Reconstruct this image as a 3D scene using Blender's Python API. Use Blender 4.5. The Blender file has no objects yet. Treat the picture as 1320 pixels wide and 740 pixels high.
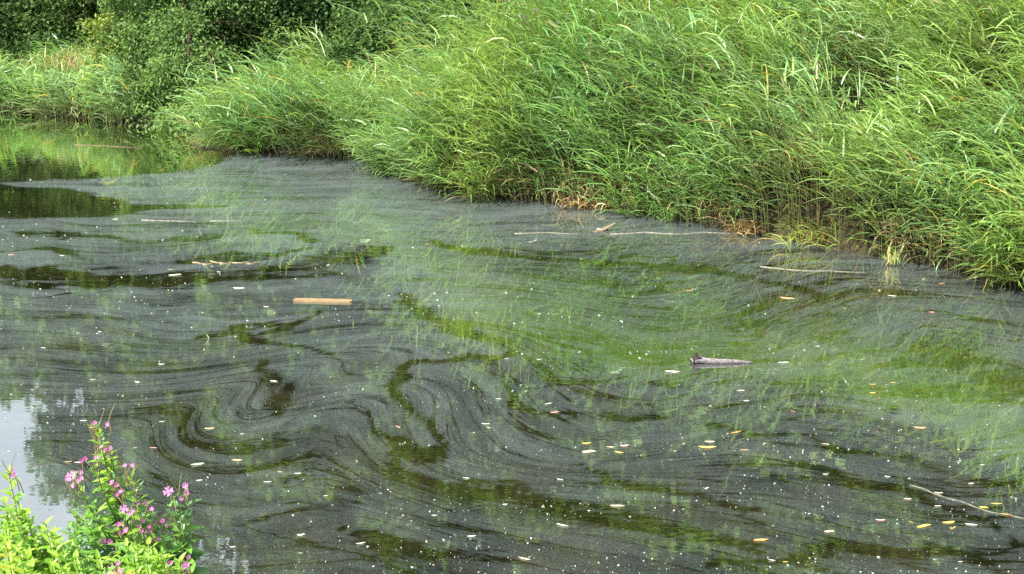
import bpy, math, random
import numpy as np
from mathutils import Vector, Matrix
R = math.radians
rng = np.random.default_rng(11)
random.seed(5)
SC = bpy.context.scene
COL = SC.collection

# ------------------------------------------------------------------ camera
CAM_H, PITCH, FPX = 4.5, R(18.0), 1450.0
cam_d = bpy.data.cameras.new('camera')
cam_d.sensor_width = 36.0
cam_d.lens = FPX / 1320.0 * 36.0
cam_d.clip_start, cam_d.clip_end = 0.1, 2000.0
cam = bpy.data.objects.new('camera', cam_d)
COL.objects.link(cam)
cam.location = (0, 0, CAM_H)
cam.rotation_euler = (math.pi / 2 - PITCH, 0, 0)
SC.camera = cam

# ------------------------------------------------------------------ world + sun
SUN_EL, SUN_AZ = R(52), R(-112)      # azimuth measured clockwise from +Y (view direction)
w = bpy.data.worlds.new('World'); SC.world = w; w.use_nodes = True
nt = w.node_tree; nt.nodes.clear()
out = nt.nodes.new('ShaderNodeOutputWorld'); bg = nt.nodes.new('ShaderNodeBackground')
sky = nt.nodes.new('ShaderNodeTexSky'); sky.sky_type = 'NISHITA'; sky.sun_disc = False
sky.sun_elevation = SUN_EL; sky.sun_rotation = SUN_AZ
sky.air_density = 1.0; sky.dust_density = 2.0; sky.ozone_density = 1.0
tc = nt.nodes.new('ShaderNodeTexCoord')
cn = nt.nodes.new('ShaderNodeTexNoise'); cn.inputs['Scale'].default_value = 2.2
cn.inputs['Detail'].default_value = 6; cn.inputs['Roughness'].default_value = 0.55
cr = nt.nodes.new('ShaderNodeMapRange')
cr.inputs['From Min'].default_value = 0.30; cr.inputs['From Max'].default_value = 0.60
cr.inputs['To Min'].default_value = 0.35; cr.inputs['To Max'].default_value = 0.95
cm = nt.nodes.new('ShaderNodeMix'); cm.data_type = 'RGBA'
cm.inputs['B'].default_value = (8.0, 8.5, 9.4, 1)
nt.links.new(tc.outputs['Generated'], cn.inputs['Vector'])
nt.links.new(cn.outputs['Fac'], cr.inputs['Value'])
nt.links.new(cr.outputs['Result'], cm.inputs['Factor'])
nt.links.new(sky.outputs['Color'], cm.inputs['A'])
nt.links.new(cm.outputs['Result'], bg.inputs['Color'])
bg.inputs['Strength'].default_value = 0.085
nt.links.new(bg.outputs['Background'], out.inputs['Surface'])

sd = bpy.data.lights.new('sun', 'SUN'); sd.energy = 5.0; sd.angle = R(1.0); sd.color = (1.0, 0.95, 0.86)
sun = bpy.data.objects.new('sun', sd); COL.objects.link(sun)
sdir = Vector((math.sin(SUN_AZ) * math.cos(SUN_EL), math.cos(SUN_AZ) * math.cos(SUN_EL), math.sin(SUN_EL)))
sun.rotation_euler = sdir.to_track_quat('Z', 'Y').to_euler()
sun.location = (0, 0, 40)

SC.view_settings.view_transform = 'Standard'
SC.view_settings.look = 'None'
SC.view_settings.exposure = 1.22
SC.view_settings.gamma = 1.0
SC.cycles.use_denoising = False
SC.cycles.max_bounces = 6
SC.cycles.transparent_max_bounces = 6

# ------------------------------------------------------------------ helpers
def ray(u, v):
    a = (u - 660.0) / FPX; b = (370.0 - v) / FPX
    return np.array([a, math.cos(PITCH) + b * math.sin(PITCH), -math.sin(PITCH) + b * math.cos(PITCH)])
def onz(u, v, z=0.0):
    """place on the horizontal plane z seen at photo position u, v"""
    d = ray(u, v); t = (z - CAM_H) / d[2]
    return np.array([d[0] * t, d[1] * t, z])
def aty(u, v, y):
    d = ray(u, v); t = y / d[1]
    return np.array([d[0] * t, y, CAM_H + d[2] * t])

def tag(o, label=None, cat=None, group=None, kind=None):
    if label: o['label'] = label
    if cat: o['category'] = cat
    if group: o['group'] = group
    if kind: o['kind'] = kind
    return o
def empty(name, loc, label, cat, group=None):
    o = bpy.data.objects.new(name, None); COL.objects.link(o)
    o.location = loc; o.empty_display_size = 0.1
    return tag(o, label, cat, group)
def link(name, me, parent=None):
    o = bpy.data.objects.new(name, me); COL.objects.link(o)
    if parent is not None: o.parent = parent
    return o

def mesh_np(name, verts, faces, mat, col=None, smooth=True, attrs=None):
    """verts (N,3), faces (M,k) with k = 3 or 4, col (N,3) colour attribute"""
    me = bpy.data.meshes.new(name)
    verts = np.asarray(verts, np.float32); faces = np.asarray(faces, np.int32)
    k = faces.shape[1]
    me.vertices.add(len(verts)); me.vertices.foreach_set('co', verts.ravel())
    me.loops.add(faces.size); me.loops.foreach_set('vertex_index', faces.ravel())
    me.polygons.add(len(faces))
    me.polygons.foreach_set('loop_start', np.arange(0, faces.size, k, dtype=np.int32))
    me.polygons.foreach_set('loop_total', np.full(len(faces), k, np.int32))
    if smooth: me.polygons.foreach_set('use_smooth', np.ones(len(faces), bool))
    if col is not None:
        a = me.attributes.new('col', 'FLOAT_COLOR', 'POINT')
        c = np.ones((len(verts), 4), np.float32); c[:, :3] = col
        a.data.foreach_set('color', c.ravel())
    for an, av in (attrs or {}).items():
        av = np.asarray(av, np.float32)
        if av.ndim == 1:
            a = me.attributes.new(an, 'FLOAT', 'POINT'); a.data.foreach_set('value', av)
        else:
            a = me.attributes.new(an, 'FLOAT_VECTOR', 'POINT'); a.data.foreach_set('vector', av.ravel())
    me.update(calc_edges=True); me.validate()
    if mat is not None: me.materials.append(mat)
    return me

# smooth value noise, vectorised
_tab = np.random.default_rng(3).random((256, 256)).astype(np.float32)
def vnoise(x, y, s=0):
    x = np.asarray(x, float) + s * 17.3; y = np.asarray(y, float) + s * 9.7
    xi = np.floor(x).astype(int); yi = np.floor(y).astype(int)
    fx = x - xi; fy = y - yi
    fx = fx * fx * (3 - 2 * fx); fy = fy * fy * (3 - 2 * fy)
    g = lambda a, b: _tab[a & 255, b & 255]
    return (g(xi, yi) * (1 - fx) + g(xi + 1, yi) * fx) * (1 - fy) + (g(xi, yi + 1) * (1 - fx) + g(xi + 1, yi + 1) * fx) * fy
def fbm(x, y, o=4, s=0):
    t = 0.0; a = 0.5; n = 0
    for i in range(o):
        t = t + a * vnoise(x * 2 ** i, y * 2 ** i, s + i * 3); n += a; a *= 0.5
    return t / n
def sstep(a, b, x):
    t = np.clip((x - a) / (b - a), 0, 1); return t * t * (3 - 2 * t)

# ------------------------------------------------------------------ materials
def newmat(name):
    m = bpy.data.materials.new(name); m.use_nodes = True
    m.node_tree.nodes.clear(); return m, m.node_tree.nodes, m.node_tree.links
def N(ns, t, **kw):
    n = ns.new('ShaderNode' + t)
    for k, v in kw.items():
        if k in n.inputs: n.inputs[k].default_value = v
        else: setattr(n, k, v)
    return n

def leaf_mat(name, colour=None, trans=0.35, rough=0.5, spec=0.35, nscale=9.0, tint=(1.25, 1.25, 0.55)):
    """green leaf: base colour from the leaf's own colour attribute (or a fixed one), grain, translucency"""
    m, ns, L = newmat(name)
    o = N(ns, 'OutputMaterial'); p = N(ns, 'BsdfPrincipled'); tr = N(ns, 'BsdfTranslucent'); mx = N(ns, 'MixShader')
    p.inputs['Roughness'].default_value = rough
    p.inputs['Specular IOR Level'].default_value = spec
    geo = N(ns, 'NewGeometry'); noi = N(ns, 'TexNoise'); noi.inputs['Scale'].default_value = nscale
    L.new(geo.outputs['Position'], noi.inputs['Vector'])
    mr = N(ns, 'MapRange'); mr.inputs['To Min'].default_value = 0.75; mr.inputs['To Max'].default_value = 1.25
    L.new(noi.outputs['Fac'], mr.inputs['Value'])
    vm = N(ns, 'VectorMath', operation='SCALE')
    if colour is None:
        at = N(ns, 'Attribute', attribute_name='col'); L.new(at.outputs['Color'], vm.inputs[0])
    else:
        vm.inputs[0].default_value = colour
    L.new(mr.outputs['Result'], vm.inputs['Scale'])
    L.new(vm.outputs[0], p.inputs['Base Color'])
    t2 = N(ns, 'VectorMath', operation='MULTIPLY'); t2.inputs[1].default_value = tint
    L.new(vm.outputs[0], t2.inputs[0]); L.new(t2.outputs[0], tr.inputs['Color'])
    mx.inputs[0].default_value = trans
    L.new(p.outputs[0], mx.inputs[1]); L.new(tr.outputs[0], mx.inputs[2]); L.new(mx.outputs[0], o.inputs['Surface'])
    return m

def solid_mat(name, c1, c2, scale=20.0, rough=0.8, bump=0.4, stretch=(1, 1, 1), bdist=0.01):
    m, ns, L = newmat(name)
    o = N(ns, 'OutputMaterial'); p = N(ns, 'BsdfPrincipled'); p.inputs['Roughness'].default_value = rough
    p.inputs['Specular IOR Level'].default_value = 0.25
    t = N(ns, 'TexCoord'); mp = N(ns, 'Mapping'); mp.inputs['Scale'].default_value = stretch
    n = N(ns, 'TexNoise'); n.inputs['Scale'].default_value = scale; n.inputs['Detail'].default_value = 5
    r = N(ns, 'ValToRGB'); r.color_ramp.elements[0].position = 0.35; r.color_ramp.elements[1].position = 0.68
    r.color_ramp.elements[0].color = (*c1, 1); r.color_ramp.elements[1].color = (*c2, 1)
    b = N(ns, 'Bump'); b.inputs['Strength'].default_value = bump; b.inputs['Distance'].default_value = bdist
    L.new(t.outputs['Object'], mp.inputs[0]); L.new(mp.outputs[0], n.inputs['Vector'])
    L.new(n.outputs['Fac'], r.inputs[0]); L.new(r.outputs[0], p.inputs['Base Color'])
    L.new(n.outputs['Fac'], b.inputs['Height']); L.new(b.outputs[0], p.inputs['Normal'])
    L.new(p.outputs[0], o.inputs['Surface'])
    return m

M_REED = leaf_mat('reed_leaf', trans=0.30, rough=0.42, spec=0.6)
M_TREE = leaf_mat('tree_leaf', trans=0.28, rough=0.6, spec=0.15, nscale=3.0)
M_STEM = solid_mat('dry_stem', (0.30, 0.22, 0.11), (0.48, 0.38, 0.22), 30)
M_BARK = solid_mat('bark', (0.035, 0.027, 0.018), (0.11, 0.085, 0.06), 6, 0.9, 0.8, (4, 4, 0.8), 0.04)
M_SOIL = solid_mat('bank_soil', (0.014, 0.012, 0.006), (0.050, 0.042, 0.020), 3.0, 0.95, 0.8, (1, 1, 1), 0.06)

# ------------------------------------------------------------------ the lie of the land
far_px = [(0, 141), (60, 147), (130, 154), (160, 162), (238, 168), (246, 190), (300, 196), (400, 202), (498, 206),
          (512, 222), (560, 243), (640, 256), (760, 267), (860, 281), (960, 301), (1060, 318), (1180, 340),
          (1250, 352), (1320, 374), (1420, 402)]
far = [onz(u, v)[:2] for u, v in far_px]
far = [np.array([-90.0, 44.0]), np.array([-40.0, 33.0])] + far + [np.array([11.5, 10.6]), np.array([30.0, 8.6]), np.array([95.0, 7.0])]
near = [np.array(p, float) for p in [(95, 1.5), (30, 3.0), (10, 4.6), (3, 5.1), (-3, 5.4), (-8, 4.6), (-18, 1.0), (-90, -22)]]
poly = np.array(far + near)
def seg_dist(px, py, pts):
    best = np.full(px.shape, 1e9)
    for a, b in zip(pts[:-1], pts[1:]):
        ax, ay = a[0], a[1]; dx, dy = b[0] - ax, b[1] - ay
        t = np.clip(((px - ax) * dx + (py - ay) * dy) / (dx * dx + dy * dy + 1e-12), 0, 1)
        best = np.minimum(best, np.hypot(px - ax - t * dx, py - ay - t * dy))
    return best
def inside(px, py, pg):
    c = np.zeros(px.shape, bool); n = len(pg)
    for i in range(n):
        x1, y1 = pg[i][0], pg[i][1]; x2, y2 = pg[(i + 1) % n][0], pg[(i + 1) % n][1]
        cond = ((y1 > py) != (y2 > py))
        xi = (x2 - x1) * (py - y1) / ((y2 - y1) if y2 != y1 else 1e-9) + x1
        c ^= cond & (px < xi)
    return c
def land(x, y):
    """-> signed distance into land from the far shore / near shore, ground height"""
    x = np.asarray(x, float); y = np.asarray(y, float)
    df = seg_dist(x, y, far); dn = seg_dist(x, y, near)
    wat = inside(x, y, poly)
    isnear = dn < df
    d = np.where(isnear, dn, df)
    s = 0.05 + 0.50 * sstep(-1.8, 3.0, x)
    cap = 0.50 + 4.40 * sstep(-1.5, 3.5, x)
    hf = 0.10 * sstep(0, 0.3, df) + s * df
    hf = cap * (1 - np.exp(-hf / cap * 1.15))
    hf = hf + 0.25 * (fbm(x * 0.5, y * 0.5, 3, 2) - 0.5) * sstep(0.2, 2.5, df)
    hn = 2.9 * (1 - np.exp(-(0.08 * sstep(0, 0.2, dn) + 1.0 * dn * 0.95) / 2.9))
    hn = hn + 0.10 * (fbm(x * 1.3, y * 1.3, 3, 4) - 0.5) * sstep(0.1, 1, dn)
    h = np.where(isnear, hn, hf)
    bed = -np.minimum(0.75, 0.55 * d) - 0.02
    return np.where(wat, -d, d), np.where(wat, bed, h), isnear

def axis(a, b, st, lo, hi, k=1.22):
    v = list(np.arange(a, b + 1e-6, st)); s = st; x = v[-1]
    while x < hi: s *= k; x += s; v.append(x)
    s = st; x = a; pre = []
    while x > lo: s *= k; x -= s; pre.append(x)
    return np.array(pre[::-1] + v)
def grid_faces(nx, ny):
    i = np.arange(nx - 1)[None, :] + np.arange(ny - 1)[:, None] * nx
    return np.stack([i, i + 1, i + 1 + nx, i + nx], -1).reshape(-1, 4)

gx = axis(-18, 16, 0.22, -600, 600); gy = axis(-1, 36, 0.22, -500, 900)
X, Y = np.meshgrid(gx, gy)
_, Z, _ = land(X.ravel(), Y.ravel())
me = mesh_np('ground', np.stack([X.ravel(), Y.ravel(), Z], 1), grid_faces(len(gx), len(gy)), M_SOIL)
tag(link('ground', me), kind='structure')

# ------------------------------------------------------------------ the water, with a drifting film of pollen dust on it
wx = axis(-10.5, 10.5, 0.06, -550, 550, 1.3); wy = axis(5.0, 30.0, 0.06, -450, 850, 1.3)
X, Y = np.meshgrid(wx, wy); x = X.ravel(); y = Y.ravel()
# slow eddies: the flow coordinate q runs across the streaks, p along them
def vort(x, y, cx, cy, r, a):
    dx, dy = x - cx, y - cy; g = a * np.exp(-(dx * dx + dy * dy) / (r * r))
    c, s = np.cos(g), np.sin(g)
    return cx + c * dx - s * dy, cy + s * dx + c * dy
p, q = x.copy(), y.copy()
for (u, v, r, a) in [(590, 505, 1.7, 2.2), (340, 450, 1.3, -1.9), (700, 540, 1.2, 1.5), (560, 400, 1.3, -1.3), (120, 320, 2.6, 0.5),
                     (330, 330, 2.4, -0.5), (1000, 620, 2.2, 0.7), (900, 380, 2.6, -0.6), (470, 300, 2.0, 0.9), (240, 560, 1.4, 1.0),
                     (1180, 480, 2.0, -0.8), (720, 330, 2.2, 0.6)]:
    c = onz(u, v); p, q = vort(p, q, c[0], c[1], r * 1.1, a * 0.6)
q = q + 1.3 * (fbm(p * 0.30, q * 0.30, 3, 1) - 0.5) + 0.30 * p * sstep(14, 9, y)
p = p + 1.2 * (fbm(p * 0.35, q * 0.35, 3, 9) - 0.5)
streak = fbm(p * 0.35, q * 2.6, 4, 5)
streak2 = fbm(p * 0.9, q * 5.0, 3, 6)
ridge = 1 - np.abs(2 * fbm(p * 0.22, q * 1.5, 3, 25) - 1) * 5.0          # thin dark seams that follow the eddies
ridge2 = 1 - np.abs(2 * fbm(p * 0.30 + 7, q * 3.0, 4, 35) - 1) * 2.6
patch = sstep(0.38, 0.62, fbm(x * 0.35, y * 0.35, 2, 45))
F = 1.62 + 1.2 * (streak - 0.5) + 1.0 * (streak2 - 0.5) - 0.75 * np.clip(ridge, 0, 1) ** 2 * (0.25 + 0.75 * patch)
F = F - 0.60 * sstep(-1.6, 0.4, x - (y - 14) * -0.15) * sstep(17.5, 15.0, y) * sstep(9.5, 11.0, y)   # thinner where the bank is mirrored
F = F - 0.10 * sstep(11.5, 8.5, y) + 0.35 * sstep(12, 15, y) * sstep(1.5, -1.0, x)
# open dark water at the far left, behind the edge of the film
jx = x + 0.5 * (fbm(x * 0.9, y * 2.2, 3, 7) - 0.5); jy = y + 1.3 * (fbm(x * 0.6, y * 1.2, 4, 8) - 0.5)
def clear_poly(px, soft=0.5, amt=2.2):
    global F
    pg = np.array([onz(*c)[:2] for c in px])
    dd = seg_dist(jx, jy, list(pg) + [pg[0]]); ins = inside(jx, jy, pg)
    F = F - amt * sstep(-soft, soft * 0.3, np.where(ins, dd, -dd))
clear_poly([(-900, 120), (0, 120), (150, 140), (262, 160), (268, 186), (300, 200), (262, 212), (200, 222), (90, 227), (-900, 233)], 0.5, 3.0)
clear_poly([(-900, 238), (0, 237), (70, 240), (130, 252), (196, 262), (276, 266), (180, 273), (60, 274), (-900, 278)], 0.25, 2.8)
# narrow open leads between the rafts of film
def lead(px, wd, amt=1.8):
    """a torn open seam made of strands running side by side"""
    global F
    pts = np.array([onz(*c)[:2] for c in px])
    tx = x + 0.30 * (fbm(x * 1.5, y * 1.5, 4, 12) - 0.5) * 2; ty = y + 0.42 * (fbm(x * 1.5, y * 1.5, 4, 14) - 0.5) * 2
    best = np.full(x.shape, 1e9); al = np.zeros(x.shape); sg = np.zeros(x.shape); acc_ = 0.0
    for a_, b_ in zip(pts[:-1], pts[1:]):
        dx_, dy_ = b_ - a_; ll = math.hypot(dx_, dy_)
        t_ = np.clip(((tx - a_[0]) * dx_ + (ty - a_[1]) * dy_) / (ll * ll), 0, 1)
        dd_ = np.hypot(tx - a_[0] - t_ * dx_, ty - a_[1] - t_ * dy_); m_ = dd_ < best
        best = np.where(m_, dd_, best); al = np.where(m_, acc_ + t_ * ll, al)
        sg = np.where(m_, np.sign((tx - a_[0]) * dy_ - (ty - a_[1]) * dx_), sg); acc_ += ll
    fade = sstep(0, 0.5, al) * sstep(0, 0.6, acc_ - al) * 0.75 + 0.25
    wv = wd * (0.5 + 1.0 * fbm(x * 0.9, y * 0.9, 2, 15)) * (0.4 + 0.6 * fade)
    strand_ = fbm(best * sg * 9 + 31, al * 0.55, 4, 16)
    F = F - amt * (1 - sstep(wv * 0.1, wv * 1.35, best)) * np.clip(0.15 + 1.7 * strand_, 0, 1.25)
lead([(30, 300), (110, 302), (170, 309), (250, 312), (300, 302)], 0.14)
lead([(0, 322), (60, 320), (120, 338)], 0.14, 1.3)
lead([(0, 352), (150, 356), (300, 352), (420, 338), (500, 322)], 0.30, 1.7)
lead([(0, 366), (120, 366), (300, 362), (430, 350)], 0.16, 1.6)
lead([(225, 338), (330, 330), (400, 322)], 0.22, 1.5)
lead([(320, 300), (370, 303), (400, 312)], 0.15)
lead([(0, 388), (90, 380), (150, 378)], 0.05)
lead([(270, 432), (330, 420), (352, 414)], 0.16)
lead([(300, 428), (330, 445), (372, 450), (430, 465)], 0.13)
lead([(330, 430), (375, 412), (400, 400)], 0.12)
lead([(345, 470), (352, 500), (366, 530)], 0.16, 1.4)
lead([(505, 382), (540, 395), (565, 412), (590, 432), (640, 440)], 0.13)
lead([(660, 455), (600, 466), (550, 474), (524, 490), (520, 505), (536, 530), (560, 556), (590, 572)], 0.10, 2.0)
lead([(492, 572), (520, 578), (560, 576), (590, 580)], 0.17, 1.9)
lead([(495, 585), (530, 602), (580, 622), (640, 640), (720, 655), (800, 672), (900, 690), (1100, 735)], 0.10, 1.9)
lead([(600, 618), (680, 632), (780, 648), (860, 668), (960, 690)], 0.07, 1.3)
lead([(730, 600), (800, 616), (880, 632), (980, 650)], 0.07, 1.3)
lead([(660, 528), (700, 536), (760, 535), (830, 540)], 0.12, 1.3)
lead([(690, 500), (760, 492), (810, 480)], 0.08, 1.2)
lead([(440, 250 + 430), (520, 690), (600, 706)], 0.05, 1.6)
lead([(900, 560), (1040, 572), (1180, 592), (1320, 622)], 0.10, 1.3)
lead([(540, 310), (640, 322), (720, 334), (820, 340)], 0.14, 1.5)
lead([(740, 335), (860, 348), (960, 356), (1050, 380)], 0.2, 1.1)
lead([(1100, 620), (1200, 640), (1320, 700)], 0.10, 1.3)
lead([(900, 720), (1100, 700), (1320, 732)], 0.10, 1.2)
# film is thick against the shore, where the wind packs it
dsh = seg_dist(x, y, far)
F = F + 0.9 * np.exp(-dsh / 1.1) * (x > onz(290, 205)[0])
SH = np.exp(-dsh / 1.6)
me = mesh_np('pond_water', np.stack([x, y, np.zeros_like(x)], 1), grid_faces(len(wx), len(wy)), None,
             attrs={'film': F, 'flow': np.stack([p, q, np.zeros_like(p)], 1), 'shore': SH})

m, ns, L = newmat('pond_water')
o = N(ns, 'OutputMaterial')
geo = N(ns, 'NewGeometry')
af = N(ns, 'Attribute', attribute_name='film'); aw = N(ns, 'Attribute', attribute_name='flow')
def math_n(op, a=None, b=None, c=None):
    n = N(ns, 'Math', operation=op)
    for i, v in enumerate((a, b, c)):
        if v is None: continue
        if isinstance(v, (int, float)): n.inputs[i].default_value = v
        else: L.new(v, n.inputs[i])
    return n.outputs[0]
def noise(vec, scale, detail=3, rough=0.55, dist=0.0, sc=(1, 1, 1)):
    mp = N(ns, 'Mapping'); mp.inputs['Scale'].default_value = sc; L.new(vec, mp.inputs[0])
    n = N(ns, 'TexNoise'); n.inputs['Scale'].default_value = scale; n.inputs['Detail'].default_value = detail
    n.inputs['Roughness'].default_value = rough; n.inputs['Distortion'].default_value = dist
    L.new(mp.outputs[0], n.inputs['Vector']); return n.outputs['Fac']
def mapr(v, a, b, c=0.0, d=1.0, smooth=False):
    n = N(ns, 'MapRange'); n.inputs['From Min'].default_value = a; n.inputs['From Max'].default_value = b
    n.inputs['To Min'].default_value = c; n.inputs['To Max'].default_value = d
    if smooth: n.interpolation_type = 'SMOOTHSTEP'
    L.new(v, n.inputs['Value']); return n.outputs['Result']
pos = geo.outputs['Position']; flow = aw.outputs['Vector']
n_str = noise(flow, 1.0, 6, 0.62, 0.3, (1.2, 9.0, 1))       # streaks along the drift
n_fine = noise(flow, 1.0, 4, 0.65, 0.2, (9.0, 34.0, 1))
n_gr = noise(pos, 75.0, 3, 0.7, 0)                          # dust grains
n_gr2 = noise(pos, 22.0, 3, 0.6, 0)
f1 = math_n('MULTIPLY_ADD', math_n('SUBTRACT', n_str, 0.5), 2.2, af.outputs['Fac'])
f1b = math_n('MULTIPLY_ADD', math_n('SUBTRACT', n_fine, 0.5), 1.5, f1)
def seams(sc, k, seed):
    mp_ = N(ns, 'VectorMath', operation='ADD'); mp_.inputs[1].default_value = (seed, seed * 1.7, 0); L.new(flow, mp_.inputs[0])
    nz = noise(mp_.outputs[0], 1.0, 4, 0.5, 0.35, sc)
    r_ = math_n('SUBTRACT', 1.0, math_n('MULTIPLY', math_n('ABSOLUTE', math_n('SUBTRACT', nz, 0.5)), k))
    return math_n('POWER', math_n('MAXIMUM', r_, 0.0), 1.5)
f2a = math_n('MULTIPLY_ADD', seams((0.38, 2.7, 1), 30.0, 3.0), -1.15, f1b)
f2 = math_n('MULTIPLY_ADD', seams((0.7, 6.0, 1), 24.0, 11.0), -0.60, f2a)
f3 = math_n('MULTIPLY_ADD', math_n('SUBTRACT', n_gr2, 0.5), 1.1, f2)
cover = mapr(f3, -0.05, 0.85, 0.0, 1.0, True)
thick = math_n('MULTIPLY', mapr(f3, 0.3, 2.0, 0.35, 1.15), mapr(noise(flow, 1.0, 4, 0.6, 0.6, (0.8, 2.4, 1)), 0.3, 0.7, 0.55, 1.25))
grain = math_n('MULTIPLY', mapr(n_gr, 0.36, 0.66, 0.45, 1.40), mapr(noise(pos, 34.0, 3, 0.7, 0), 0.3, 0.7, 0.68, 1.32))
lw = N(ns, 'LayerWeight'); lw.inputs['Blend'].default_value = 0.5
graz = mapr(lw.outputs['Facing'], 0.45, 0.85, 0.23, 0.50)     # a layer of grains hides more at a glancing view
cov = math_n('MULTIPLY', math_n('MULTIPLY', cover, thick), math_n('MULTIPLY', grain, graz))
cov = math_n('MINIMUM', cov, 0.92)
# murky body
body = N(ns, 'ValToRGB'); body.color_ramp.elements[0].color = (0.007, 0.007, 0.003, 1); body.color_ramp.elements[1].color = (0.026, 0.022, 0.009, 1)
body.color_ramp.elements[0].position = 0.35; body.color_ramp.elements[1].position = 0.7
L.new(noise(pos, 1.1, 4, 0.6, 0.5), body.inputs[0])
dif = N(ns, 'BsdfDiffuse'); L.new(body.outputs[0], dif.inputs['Color'])
glo = N(ns, 'BsdfGlossy'); glo.inputs['Roughness'].default_value = 0.0; glo.inputs['Color'].default_value = (0.97, 1.0, 0.97, 1)
fr = N(ns, 'Fresnel'); fr.inputs['IOR'].default_value = 1.33
refl = mapr(fr.outputs[0], 0.02, 0.45, 0.40, 1.0)
# ripples: long low undulation; barely any under the film
b1 = N(ns, 'Bump'); b1.inputs['Distance'].default_value = 0.0016; L.new(mapr(cover, 0, 1, 1.0, 0.30), b1.inputs['Strength'])
L.new(noise(pos, 1.0, 3, 0.5, 0.2, (2.2, 7.0, 1)), b1.inputs['Height'])
b2 = N(ns, 'Bump'); b2.inputs['Distance'].default_value = 0.00012
L.new(mapr(cover, 0, 1, 1.0, 0.5), b2.inputs['Strength'])
L.new(noise(pos, 26.0, 2, 0.5, 0), b2.inputs['Height']); L.new(b1.outputs[0], b2.inputs['Normal'])
L.new(b2.outputs[0], glo.inputs['Normal'])
wmix = N(ns, 'MixShader'); L.new(refl, wmix.inputs[0]); L.new(dif.outputs[0], wmix.inputs[1]); L.new(glo.outputs[0], wmix.inputs[2])
# the film itself
fc = N(ns, 'ValToRGB'); e = fc.color_ramp.elements
e[0].position = 0.3; e[0].color = (0.070, 0.088, 0.076, 1); e[1].position = 0.75; e[1].color = (0.165, 0.205, 0.220, 1)
L.new(n_gr, fc.inputs[0])
fd = N(ns, 'BsdfDiffuse'); L.new(fc.outputs[0], fd.inputs['Color'])
fin = N(ns, 'MixShader'); L.new(cov, fin.inputs[0]); L.new(wmix.outputs[0], fin.inputs[1]); L.new(fd.outputs[0], fin.inputs[2])
L.new(fin.outputs[0], o.inputs['Surface'])
M_WATER = m
me.materials.append(M_WATER)
tag(link('water', me), kind='structure')

# ------------------------------------------------------------------ blades and stems, many at once
def blades(base, az, el0, droop, length, width, col, nseg=4, tipcol=None):
    """arching strap leaves: start elevation el0, falling by droop along the leaf"""
    n = len(base); k = nseg + 1
    t = np.linspace(0, 1, k)
    el = el0[:, None] - droop[:, None] * (t[None, :] ** 1.15)
    st = length[:, None] / nseg
    dx = np.cos(el) * st; dz = np.sin(el) * st
    hx = np.concatenate([np.zeros((n, 1)), np.cumsum(dx[:, :-1], 1)], 1)
    hz = np.concatenate([np.zeros((n, 1)), np.cumsum(dz[:, :-1], 1)], 1)
    ca, sa = np.cos(az)[:, None], np.sin(az)[:, None]
    cx = base[:, 0:1] + ca * hx; cy = base[:, 1:2] + sa * hx; cz = base[:, 2:3] + hz
    prof = np.array([0.55, 1.0, 0.85, 0.5, 0.04]) if nseg == 4 else np.interp(t, [0, .25, .6, 1], [.6, 1, .8, .04])
    tw = rng.normal(0, 0.5, (n, 1))
    hw = 0.5 * width[:, None] * prof[None, :]
    ox = -sa * hw * np.cos(tw); oy = ca * hw * np.cos(tw); oz = np.sin(tw) * hw
    V = np.empty((n, k, 2, 3)); 
    V[:, :, 0, 0] = cx - ox; V[:, :, 0, 1] = cy - oy; V[:, :, 0, 2] = cz - oz
    V[:, :, 1, 0] = cx + ox; V[:, :, 1, 1] = cy + oy; V[:, :, 1, 2] = cz + oz
    i = (np.arange(n) * k * 2)[:, None] + (np.arange(nseg) * 2)[None, :]
    Fc = np.stack([i, i + 1, i + 3, i + 2], -1).reshape(-1, 4)
    C = np.repeat(col[:, None, :], k * 2, 1).reshape(-1, 3)
    return V.reshape(-1, 3), Fc, C
def stems(P, rad, col):
    """P (n,k,3) centre lines -> three-sided tapering tubes"""
    n, k, _ = P.shape
    a = np.array([0, 2.094, 4.189]); r = rad[:, None] * np.linspace(1, 0.45, k)[None, :]
    V = np.repeat(P[:, :, None, :], 3, 2).copy()
    V[..., 0] += np.cos(a)[None, None, :] * r[..., None]; V[..., 1] += np.sin(a)[None, None, :] * r[..., None]
    i = (np.arange(n) * k * 3)[:, None, None] + (np.arange(k - 1) * 3)[None, :, None] + np.arange(3)[None, None, :]
    j = (np.arange(n) * k * 3)[:, None, None] + (np.arange(k - 1) * 3)[None, :, None] + np.array([1, 2, 0])[None, None, :]
    Fc = np.stack([i, j, j + 3, i + 3], -1).reshape(-1, 4)
    C = np.repeat(col[:, None, :], k * 3, 1).reshape(-1, 3)
    return V.reshape(-1, 3), Fc, C
class Acc:
    def __init__(s): s.v = []; s.f = []; s.c = []; s.n = 0
    def add(s, vfc):
        v, f, c = vfc; s.v.append(v); s.f.append(f + s.n); s.c.append(c); s.n += len(v)
    def mesh(s, name, mat, smooth=True):
        return mesh_np(name, np.concatenate(s.v), np.concatenate(s.f), mat, np.concatenate(s.c), smooth)

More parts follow.
